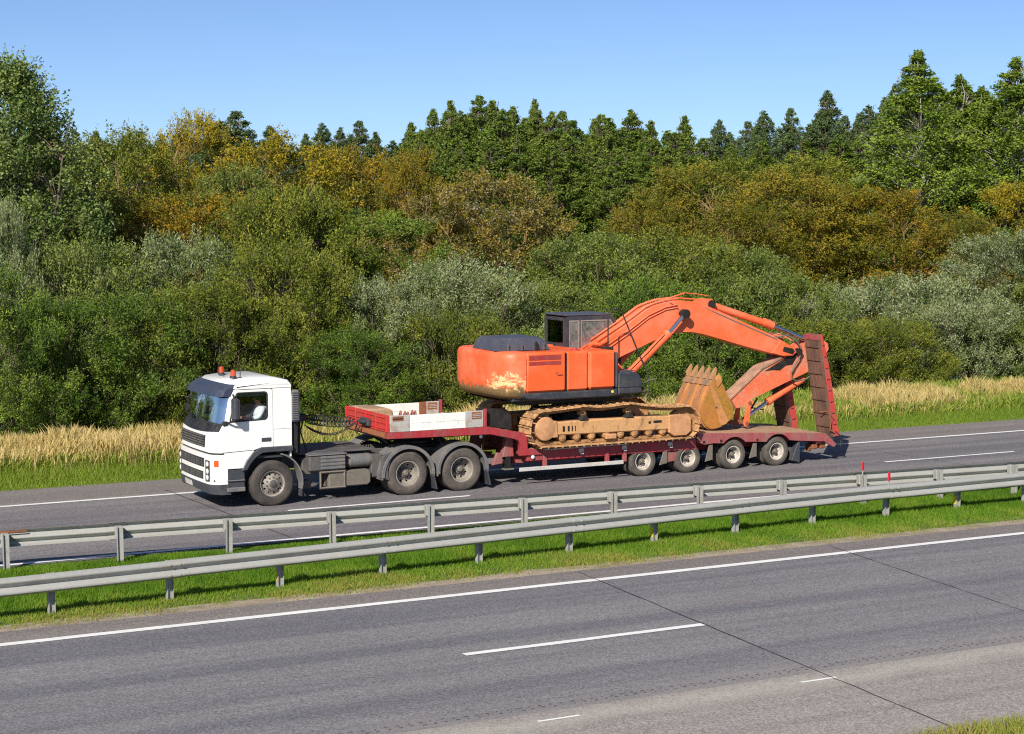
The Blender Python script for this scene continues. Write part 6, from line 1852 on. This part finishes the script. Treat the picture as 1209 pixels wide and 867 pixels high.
def panel(name, x0, x1, z0, z1, y0, y1, mat, b=0.05):
    return MB().box(x0, x1, y0, y1, z0, z1, b).build(name, mat, exc)
for near, (ya, yb) in ((True, (-0.20, 0.62)), (False, (1.95, 2.70))):
    p1 = panel('side_door', 6.31, 7.40, 2.27, 3.235, ya, yb, 'excavator_orange')
    if near:
        p2 = panel('side_door', 7.415, 8.015, 2.27, 3.225, ya, yb, 'excavator_orange')
        p3 = panel('tank_cover', 8.03, 8.80, 2.27, 3.215, ya, yb, 'excavator_orange', 0.07)
        yf = ya
        gl = MB().box(6.38, 7.26, yf - 0.004, yf + 0.02, 3.045, 3.165, 0.003).build('vent_grille', 'grille_red', p1)
        gl2 = MB().box(6.38, 7.26, yf - 0.004, yf + 0.02, 2.925, 3.015, 0.003).build('vent_grille', 'grille_red', p1)
        for g_, z0, z1 in ((gl, 3.05, 3.16), (gl2, 2.93, 3.01)):
            mm = MB()
            for k in range(29):
                x = 6.395 + k * 0.030
                mm.box(x, x + 0.009, yf - 0.008, yf - 0.003, z0, z1)
            mm.build('vent_bars', 'faded_red', g_)
        MB().tube([(7.15, yf - 0.01, 2.72), (7.15, yf - 0.02, 2.68), (7.27, yf - 0.02, 2.68), (7.27, yf - 0.01, 2.72)], 0.008, 5).box(7.12, 7.16, yf - 0.006, yf, 2.71, 2.745).build('door_latch', 'rust', p1)
        MB().lathe([(0.0, 0.06), (0.035, 0.055), (0.04, 0.03), (0.10, 0.02), (0.10, 0.0)], 14)
        c_ = MB().lathe([(0.0, 0.07), (0.05, 0.065), (0.055, 0.03), (0.12, 0.02), (0.12, 0.0)], 14)
        c_.v = [(p[0], p[2], p[1]) for p in c_.v]
        c_.build('filler_cap', 'bright_red', exc, OFF + Vector((7.80, 0.10, 3.225)))
        MB().box(7.402, 7.413, ya + 0.01, yb, 2.28, 3.20).build('shut_gap', 'grease_shade_black', exc)
        # sill strip
        MB().prism([(6.20, 2.265), (8.86, 2.265), (8.86, 2.11), (8.6, 2.08), (6.9, 2.08), (6.35, 2.12), (6.20, 2.18)], ya + 0.005, yb, 0.03).build('side_sill', 'excavator_dark', exc)
        MB().lathe([(0.0, -0.02), (0.03, -0.015), (0.04, 0.0), (0.04, 0.02)], 12).build('side_marker', 'reflector_yellow', exc, OFF + Vector((8.70, ya + 0.0, 2.20)))
    else:
        panel('side_door', 7.415, 8.30, 2.27, 3.225, ya, yb, 'excavator_orange')
        MB().prism([(6.20, 2.265), (9.40, 2.265), (9.40, 2.11), (6.35, 2.11), (6.20, 2.18)], ya, yb - 0.005, 0.03).build('side_sill', 'excavator_dark', exc)
MB().box(6.32, 8.35, 0.63, 1.94, 2.30, 3.20, 0.03).build('engine_bay_cover', 'excavator_orange', exc)
MB().box(8.805, 8.87, -0.19, 0.60, 2.28, 3.16, 0.03).build('front_trim', 'excavator_dark', exc)
# dark tool box in front of the tank
tb = [(8.88, 2.115), (9.46, 2.115), (9.56, 2.16), (9.57, 2.38), (9.53, 2.52), (9.45, 2.62), (9.30, 2.665), (8.95, 2.67), (8.88, 2.64)]
t_ = MB().prism(tb, -0.18, 0.55, 0.035).build('tool_box', 'excavator_dark', exc)
MB().box(8.89, 9.55, -0.186, -0.178, 2.285, 2.30).build('lid_seam', 'grease_shade_black', t_)
MB().box(8.9, 9.4, -0.10, 0.50, 2.668, 2.685, 0.005).build('tread_plate', 'hood_slate', t_)
# engine hood
hb = [(5.74, 0.30), (7.24, 0.30), (7.24, 1.68), (5.80, 1.68)]
ht = [(5.92, 0.44), (7.06, 0.44), (7.06, 1.55), (5.96, 1.55)]
vs = [(x, y, 3.24) for x, y in hb] + [(x + (hx - x) * 0.45, y + (hy - y) * 0.45, 3.44) for (x, y), (hx, hy) in zip(hb, ht)] + [(x, y, 3.555) for x, y in ht]
fs = [(0, 1, 2, 3)[::-1], (8, 9, 10, 11)] + [(i + 4 * r_, (i + 1) % 4 + 4 * r_, (i + 1) % 4 + 4 + 4 * r_, i + 4 + 4 * r_) for r_ in range(2) for i in range(4)]
bm = bmesh.new()
bvv = [bm.verts.new(v) for v in vs]
for f in fs: bm.faces.new([bvv[i] for i in f])
bmesh.ops.recalc_face_normals(bm, faces=bm.faces)
bmesh.ops.bevel(bm, geom=list(bm.edges), offset=0.022, segments=2, affect='EDGES')
m = MB(); bm.verts.index_update(); m.add([v.co[:] for v in bm.verts], [[v.index for v in f.verts] for f in bm.faces]); bm.free()
hood = m.build('engine_hood', 'hood_slate', exc)
for x in (6.05, 6.42, 7.02):
    MB().prism([(x, 3.25), (x + 0.05, 3.25), (x + 0.05, 3.42), (x, 3.40)], 0.272, 0.30, 0.004).build('hood_latch', 'chassis_grey', hood)
MB().prism([(6.82, 3.26), (6.92, 3.26), (6.86, 3.46), (6.80, 3.44)], 0.262, 0.31, 0.01).build('hood_vent', 'grease_shade_black', hood)
MB().tube([(6.7, 2.05, 3.2), (6.7, 2.05, 3.50)], 0.06, 10).build('exhaust_stub', 'rust', exc)

# operator cab: frame with panes
CY0, CY1, CX0, CX1, CZ0, CZ1 = 1.42, 2.52, 8.30, 9.92, 2.16, 3.965
prof = [(CX0, CZ0), (CX1 - 0.02, CZ0), (CX1, 3.40), (CX1 - 0.10, 3.72), (CX1 - 0.24, 3.93), (CX1 - 0.34, CZ1), (CX0 + 0.06, CZ1), (CX0, CZ1 - 0.05)]
hole1 = [(CX0 + 0.10, 3.12), (CX0 + 0.39, 3.12), (CX0 + 0.39, 3.86), (CX0 + 0.10, 3.86)]
hole2 = [(CX0 + 0.43, 2.75), (CX1 - 0.12, 2.75), (CX1 - 0.10, 3.38), (CX1 - 0.20, 3.68), (CX1 - 0.32, 3.86), (CX0 + 0.43, 3.86)]
ocab = empty('operator_cab', OFF + Vector((9.1, 1.97, CZ0)), exc)
for y0, y1 in ((CY0, CY0 + 0.04), (CY1 - 0.04, CY1)):
    MB().plate(prof, [hole1, hole2], y0, y1).build('cab_frame_side', 'excavator_dark', ocab)
    for h_ in (hole1, hole2):
        MB().plate(h_, [], y0 + 0.012, y0 + 0.018).build('side_pane', 'dusty_glass', ocab)
        ins = [(q[0] + (0.03 if q[0] < sum(a[0] for a in h_) / len(h_) else -0.03), q[1] + (0.03 if q[1] < 3.35 else -0.03)) for q in h_]
        MB().plate(h_, [ins], y0 - 0.004, y0 + 0.010).build('pane_seal', 'rim_grey', ocab)
MB().plate([(CY0 + 0.042, CZ0), (CY1 - 0.042, CZ0), (CY1 - 0.042, CZ1 - 0.03), (CY0 + 0.042, CZ1 - 0.03)], [[(CY0 + 0.14, 3.10), (CY1 - 0.14, 3.10), (CY1 - 0.14, 3.84), (CY0 + 0.14, 3.84)]], 0, 0.035)
rb = MB().plate([(CY0 + 0.042, CZ0), (CY1 - 0.042, CZ0), (CY1 - 0.042, CZ1 - 0.03), (CY0 + 0.042, CZ1 - 0.03)], [[(CY0 + 0.15, 3.28), (CY1 - 0.13, 3.28), (CY1 - 0.13, 3.85), (CY0 + 0.15, 3.85)]], 0, 0.04)
rb.v = [(CX0 + b_, a_, c_) for a_, b_, c_ in rb.v]
rb.build('rear_frame', 'excavator_dark', ocab)
rp = MB().box(CX0 + 0.015, CX0 + 0.021, CY0 + 0.13, CY1 - 0.11, 3.26, 3.87).build('rear_pane', 'green_glass', ocab)
MB().box(CX0 - 0.02, CX1 - 0.26, CY0 - 0.015, CY1 + 0.015, CZ1 + 0.002, CZ1 + 0.045, 0.02).build('cab_roof', 'hood_slate', ocab)
fp = [(CX1 - 0.02, 2.6), (CX1 - 0.005, 3.40), (CX1 - 0.105, 3.72), (CX1 - 0.245, 3.93)]
MB().prism(fp + [(p[0] - 0.008, p[1]) for p in fp[::-1]], CY0 + 0.06, CY1 - 0.06).build('front_pane', 'dusty_glass', ocab)
for y in (CY0 + 0.043, CY1 - 0.085):
    MB().prism(fp + [(p[0] - 0.05, p[1]) for p in fp[::-1]], y, y + 0.04).build('front_pillar', 'excavator_dark', ocab)
s_ = MB().box(8.55, 9.05, 1.72, 2.22, 2.75, 2.90, 0.04).build('operator_seat', 'grease_shade_black', ocab)
MB().prism([(8.50, 2.88), (8.62, 2.88), (8.56, 3.55), (8.46, 3.55)], 1.74, 2.20, 0.03).build('backrest', 'grease_shade_black', s_)
MB().box(8.32, 9.8, 1.47, 2.47, 2.18, 2.30).build('cab_floor', 'grease_shade_black', ocab)

# boom
BOOM = [(8.80, 2.78), (9.20, 2.62), (9.62, 2.92), (10.60, 3.29), (11.20, 3.46), (11.45, 3.495), (11.79, 3.485), (12.10, 3.43), (12.62, 3.29), (13.37, 3.08), (14.63, 2.76), (14.98, 2.76), (15.10, 2.86), (15.02, 2.98), (14.37, 3.31), (13.4, 3.70), (12.34, 4.12), (12.05, 4.22), (11.83, 4.275), (11.44, 4.315), (11.20, 4.31), (10.93, 4.27), (10.66, 4.21), (10.40, 4.11), (9.80, 3.74), (8.95, 3.25), (8.78, 3.02)]
boom = MB().prism(BOOM, 0.98, 1.50, 0.012).build('boom', 'boom_orange', exc)
MB().prism([(11.95, 4.20), (12.55, 4.00), (12.52, 4.26), (12.44, 4.33), (12.25, 4.34)], 1.06, 1.10, 0.006).build('cylinder_bracket', 'boom_orange', boom)
MB().prism([(11.95, 4.20), (12.55, 4.00), (12.52, 4.26), (12.44, 4.33), (12.25, 4.34)], 1.38, 1.42, 0.006).build('cylinder_bracket', 'boom_orange', boom)
# weld seams and doubler plate at the tip
MB().prism([(14.30, 2.86), (14.63, 2.775), (14.96, 2.775), (15.08, 2.86), (15.00, 2.96), (14.55, 3.18)], 0.955, 0.979, 0.006).build('tip_plate', 'boom_orange', boom)
MB().prism([(14.62, 2.90), (14.95, 2.80), (15.02, 2.88), (14.95, 2.96), (14.66, 3.02)], 0.945, 0.954, 0.003).build('grease_patch', 'grease_shade_black', boom)
# hydraulic pipes along the boom's back
for k, y in enumerate((1.03, 1.09, 1.40, 1.46)):
    pts = [(9.0, y, 3.36), (9.80, y, 3.80), (10.40, y, 4.17), (10.70, y, 4.27), (10.95, y, 4.33), (11.44, y, 4.37), (11.9, y, 4.33)]
    MB().tube(pts, 0.022, 6).build('boom_pipe', 'boom_orange', boom)
for k, y in enumerate((0.955, 0.962)):
    o_ = 0.12 + 0.10 * k
    pts = [(9.25, y, 3.38 - o_), (9.85, y, 3.70 - o_ * 0.9), (10.44, y, 4.06 - o_ * 0.8), (10.95, y, 4.24 - o_ * 0.7), (11.30, y, 4.29 - o_ * 0.7)]
    MB().tube(pts, 0.018, 5).build('boom_pipe', 'boom_orange', boom)
MB().tube([(12.0, 1.0, 4.18), (12.6, 0.99, 3.93), (13.4, 0.99, 3.62), (14.2, 0.99, 3.31), (14.45, 0.99, 3.22)], 0.020, 6).build('boom_pipe', 'dusty_metal', boom)
MB().tube([(11.1, 0.97, 4.26), (11.28, 0.97, 4.16), (11.36, 0.97, 4.08)], 0.012, 5).build('grease_line', 'rust', boom)
MB().tube([(10.85, 1.05, 4.30), (11.25, 1.02, 4.42), (11.55, 1.0, 4.50)], 0.022, 5).tube([(11.55, 1.0, 4.50), (12.0, 1.05, 4.46), (12.35, 1.1, 4.40)], 0.014, 5).build('work_lamp_cable', 'boom_orange', boom)
# boom lift cylinders
for y in (0.78, 1.70):
    a, b, c_ = Vector((9.70, y, 2.47)), Vector((10.86, y, 3.435)), Vector((11.42, y, 3.985))
    cy = MB().cyl(a, b, 0.105, 0.105, 18).cyl(b, b + (c_ - b).normalized() * 0.10, 0.125, 0.125, 18).build('boom_cylinder', 'boom_orange', exc)
    MB().cyl(b, c_, 0.052, 0.052, 14).build('piston_rod', 'chrome', cy)
    MB().cyl((c_.x, y - 0.09, c_.z), (c_.x, y + 0.09, c_.z), 0.115, 0.115, 16).build('rod_eye', 'grease_shade_black', cy)
    MB().tube([a + Vector((0.05, -0.10, 0.18)), a.lerp(b, 0.5) + Vector((-0.05, -0.11, 0.10)), b + Vector((-0.12, -0.10, 0.06))], 0.018, 5).build('cylinder_pipe', 'boom_orange', cy)
MB().cyl((11.42, 0.70, 3.985), (11.42, 1.78, 3.985), 0.06, 0.06, 14).build('boom_pin', 'grease_shade_black', exc)
MB().cyl((9.05, 0.85, 2.86), (9.05, 1.64, 2.86), 0.10, 0.10, 14).build('boom_pin', 'grease_shade_black', exc)
MB().prism([(8.8, 2.17), (9.8, 2.17), (9.85, 2.45), (9.3, 3.0), (8.9, 3.05)], 0.86, 0.93, 0.02).build('boom_bracket', 'boom_orange', exc)
MB().prism([(8.8, 2.17), (9.8, 2.17), (9.85, 2.45), (9.3, 3.0), (8.9, 3.05)], 1.55, 1.62, 0.02).build('boom_bracket', 'boom_orange', exc)
# arm cylinder
a, b, c_ = Vector((12.42, 1.24, 4.19)), Vector((14.48, 1.24, 3.565)), Vector((16.08, 1.24, 2.98))
cy = MB().cyl(a, b, 0.095, 0.095, 18).cyl(b - (c_ - b).normalized() * 0.30, b, 0.115, 0.115, 18).build('arm_cylinder', 'boom_orange', exc)
MB().cyl(b, c_, 0.058, 0.058, 14).build('piston_rod', 'chrome', cy)
MB().cyl((12.42, 1.02, 4.19), (12.42, 1.46, 4.19), 0.11, 0.11, 16).build('cylinder_eye', 'grease_shade_black', cy)
# stick
STICK = [(13.02, 1.66), (14.05, 2.44), (14.69, 2.70), (15.12, 2.97), (15.33, 3.08), (15.60, 3.12), (15.98, 3.14), (16.18, 3.06), (16.22, 2.90), (16.12, 2.76), (15.95, 2.70), (15.64, 2.34), (15.04, 2.13), (13.68, 1.64), (13.38, 1.46), (13.20, 1.44), (13.06, 1.52)]
EYE = [(16.03 + 0.07 * math.cos(2 * math.pi * i / 12), 2.98 + 0.07 * math.sin(2 * math.pi * i / 12)) for i in range(12)]
stick = MB().plate(STICK, [EYE], 1.06, 1.10).plate(STICK, [EYE], 1.38, 1.42).prism([(p[0] * 0.985 + 0.22, p[1] * 0.985 + 0.035) for p in STICK[:4] + STICK[11:]], 1.10, 1.38).build('stick', 'stick_orange', exc)
MB().prism([(13.02, 1.66), (14.05, 2.44), (14.69, 2.70), (14.66, 2.76), (14.02, 2.50), (12.98, 1.72)], 1.03, 1.45, 0.008).build('stick_top_flange', 'flange_dirty', stick)
MB().prism([(14.12, 2.38), (14.69, 2.66), (15.12, 2.90), (15.16, 2.72), (15.02, 2.52), (14.80, 2.50), (14.62, 2.38), (14.40, 2.40)], 1.052, 1.059, 0.002).build('grease_patch', 'grease_shade_black', stick)
MB().cyl((15.16, 0.92, 2.87), (15.16, 1.56, 2.87), 0.09, 0.09, 16).build('stick_pin', 'grease_shade_black', stick)
MB().lathe([(0.075, -0.03), (0.135, -0.03), (0.135, 0.36), (0.075, 0.36)], 20, closed=True).build('stick_eye', 'boom_orange', stick, OFF + Vector((16.03, 1.08, 2.98)))
# hoses round the elbow
MB().tube([(14.40, 1.0, 3.26), (14.75, 0.98, 3.32), (15.05, 0.97, 3.20), (15.22, 0.96, 2.98), (15.18, 0.95, 2.72), (15.02, 0.96, 2.50), (14.93, 0.98, 2.30), (14.98, 1.0, 2.14), (15.15, 1.02, 2.07), (15.45, 1.03, 2.12), (15.58, 1.05, 2.18)], 0.022, 6).build('hydraulic_hose', 'dusty_metal', stick)
MB().tube([(14.50, 1.25, 3.30), (14.85, 1.2, 3.28), (15.1, 1.1, 3.12), (15.3, 1.05, 2.99)], 0.020, 6).tube([(14.35, 1.1, 3.30), (14.60, 1.1, 3.36), (14.80, 1.1, 3.24)], 0.018, 6).build('hydraulic_hose', 'stick_orange', stick)
# bucket cylinder
a, b, c_ = Vector((15.52, 1.24, 2.10)), Vector((14.34, 1.24, 1.53)), Vector((13.54, 1.24, 1.10))
cy = MB().cyl(a, b, 0.085, 0.085, 16).cyl(b - (b - a).normalized() * 0.12, b, 0.105, 0.105, 16).build('bucket_cylinder', 'boom_orange', exc)
MB().cyl(b, c_, 0.050, 0.050, 14).build('piston_rod', 'chrome', cy)
for y in (1.0, 1.46):
    MB().prism([(13.50, 1.58), (13.56, 1.66), (13.68, 1.66), (13.72, 1.56), (13.64, 1.46), (13.60, 1.02), (13.56, 0.955), (13.46, 0.955), (13.42, 1.02), (13.50, 1.40)], y - 0.02, y + 0.02, 0.006).build('tipping_link', 'boom_orange', exc)
for x, z in ((13.61, 1.57), (13.52, 1.04)):
    MB().cyl((x, 0.96, z), (x, 1.52, z), 0.053, 0.053, 12).build('link_pin', 'rust', exc)
MB().prism([(12.70, 1.06), (13.50, 0.99), (13.54, 1.08), (12.75, 1.18)], 1.16, 1.32, 0.01).build('bucket_link', 'rust', exc)
for y in (1.04, 1.40):
    MB().prism([(12.62, 1.10), (12.66, 1.46), (13.08, 1.66), (13.20, 1.48), (12.95, 1.15)], y, y + 0.04, 0.008).build('bucket_ear', 'rust', exc)

# bucket: curved shell, two side plates, ribs and teeth
BY0, BY1 = 0.56, 1.84
curve = [(12.20, 2.34), (12.08, 2.14), (11.93, 1.86), (11.83, 1.62), (11.80, 1.42), (11.84, 1.24), (11.94, 1.10), (12.08, 1.02), (12.24, 1.01), (12.42, 1.05), (12.60, 1.14), (12.76, 1.26)]
def offset(poly, d):
    out = []
    for i, p in enumerate(poly):
        a_ = Vector(poly[max(0, i - 1)]); b_ = Vector(poly[min(len(poly) - 1, i + 1)])
        t = (b_ - a_).normalized(); n_ = Vector((-t.y, t.x))
        out.append((p[0] + n_.x * d, p[1] + n_.y * d))
    return out
bucket = MB().prism(curve + offset(curve, 0.035)[::-1], BY0 + 0.031, BY1 - 0.031, 0.0).build('bucket', 'bucket_orange', exc, ang=50)
SIDE = [(12.34, 2.40), (12.43, 2.22), (12.60, 1.88), (12.78, 1.60), (12.80, 1.30)] + curve[::-1][1:]
for y0, y1 in ((BY0, BY0 + 0.03), (BY1 - 0.03, BY1)):
    MB().prism(SIDE, y0, y1, 0.004).build('side_plate', 'bucket_mustard', bucket)
MB().prism([(12.06, 2.10), (12.13, 2.16), (12.64, 1.20), (12.56, 1.12), (12.40, 1.08)], BY0 - 0.018, BY0 - 0.001, 0.005).build('wear_plate', 'bucket_plate', bucket)
MB().prism([(12.22, 2.30), (12.32, 2.44), (12.40, 2.34), (12.42, 2.22), (12.30, 2.08)], BY0 - 0.028, BY0 - 0.001, 0.006).build('side_cutter', 'bucket_plate', bucket)
MB().cyl((12.26, BY0 - 0.02, 1.56), (12.26, BY0 - 0.0005, 1.56), 0.025, 0.025, 10).build('side_hole', 'grease_shade_black', bucket)
oc = offset(curve, -0.030)
for k in range(6):
    y = BY0 + 0.05 + k * (BY1 - BY0 - 0.18) / 5
    MB().prism(offset(curve, -0.001)[1:9] + offset(curve, -0.024)[1:9][::-1], y, y + 0.08, 0.0).build('wear_strip', 'bucket_wear' if k % 2 else 'bucket_plate', bucket)
MB().prism([(12.075, 2.12), (12.21, 2.36), (12.18, 2.38), (12.035, 2.14)], BY0 + 0.002, BY1 - 0.002, 0.004).build('lip', 'bucket_wear', bucket)
TO = MB()
tv = [(-0.055, -0.05), (0.055, -0.05)]
vs = []
for z, hx, hy in ((0.0, 0.050, 0.070), (0.14, 0.045, 0.065), (0.26, 0.030, 0.045), (0.34, 0.008, 0.022)):
    vs += [(-hx, -hy, z), (hx, -hy, z), (hx, hy, z), (-hx, hy, z)]
fs = [(3, 2, 1, 0), (12, 13, 14, 15)] + [(i + 4 * r_, (i + 1) % 4 + 4 * r_, (i + 1) % 4 + 4 + 4 * r_, i + 4 + 4 * r_) for r_ in range(3) for i in range(4)]
tooth = TO.add(vs, fs).mesh('tooth', 'tooth_steel')
for k in range(5):
    y = BY0 + 0.075 + k * (BY1 - BY0 - 0.15) / 4
    inst('tooth', tooth, OFF + Vector((12.15, y, 2.28)), bucket, (0, R(24), 0))
# hoop hose and handrails
MB().tube([(8.86, 0.30, 3.16), (8.86, 0.30, 4.05), (8.89, 0.30, 4.13), (8.98, 0.30, 4.18), (9.15, 0.30, 4.18), (9.24, 0.30, 4.13), (9.37, 0.28, 3.84), (9.70, 0.20, 3.04), (9.84, 0.10, 2.72), (9.88, 0.05, 2.45), (9.88, 0.0, 2.25), (9.82, 0.0, 2.05)], 0.018, 6).build('handrail', 'black_plastic', exc)
MB().tube([(9.56, 0.0, 2.30), (9.88, 0.0, 2.42), (10.08, -0.02, 2.44)], 0.012, 5).tube([(10.0, 0.0, 2.44), (10.06, 0.0, 2.36), (10.08, 0.0, 2.30)], 0.01, 5).build('mirror_bracket', 'dusty_metal', exc)
MB().box(8.70, 8.98, 0.22, 0.40, 3.16, 3.26, 0.02).build('rail_foot', 'grease_shade_black', exc)
m = MB()
m.tube([(8.25, 0.6, 3.2), (8.5, 0.72, 3.28), (8.85, 0.9, 3.22), (9.2, 1.0, 3.32)], 0.035, 6).tube([(8.3, 0.45, 3.2), (8.55, 0.55, 3.30), (8.9, 0.8, 3.25), (9.25, 0.96, 3.36)], 0.03, 6)
m.build('hydraulic_hose', 'excavator_orange', exc)
MB().box(8.36, 8.78, 0.64, 1.40, 2.30, 3.10, 0.03).build('valve_cover', 'excavator_orange', exc)
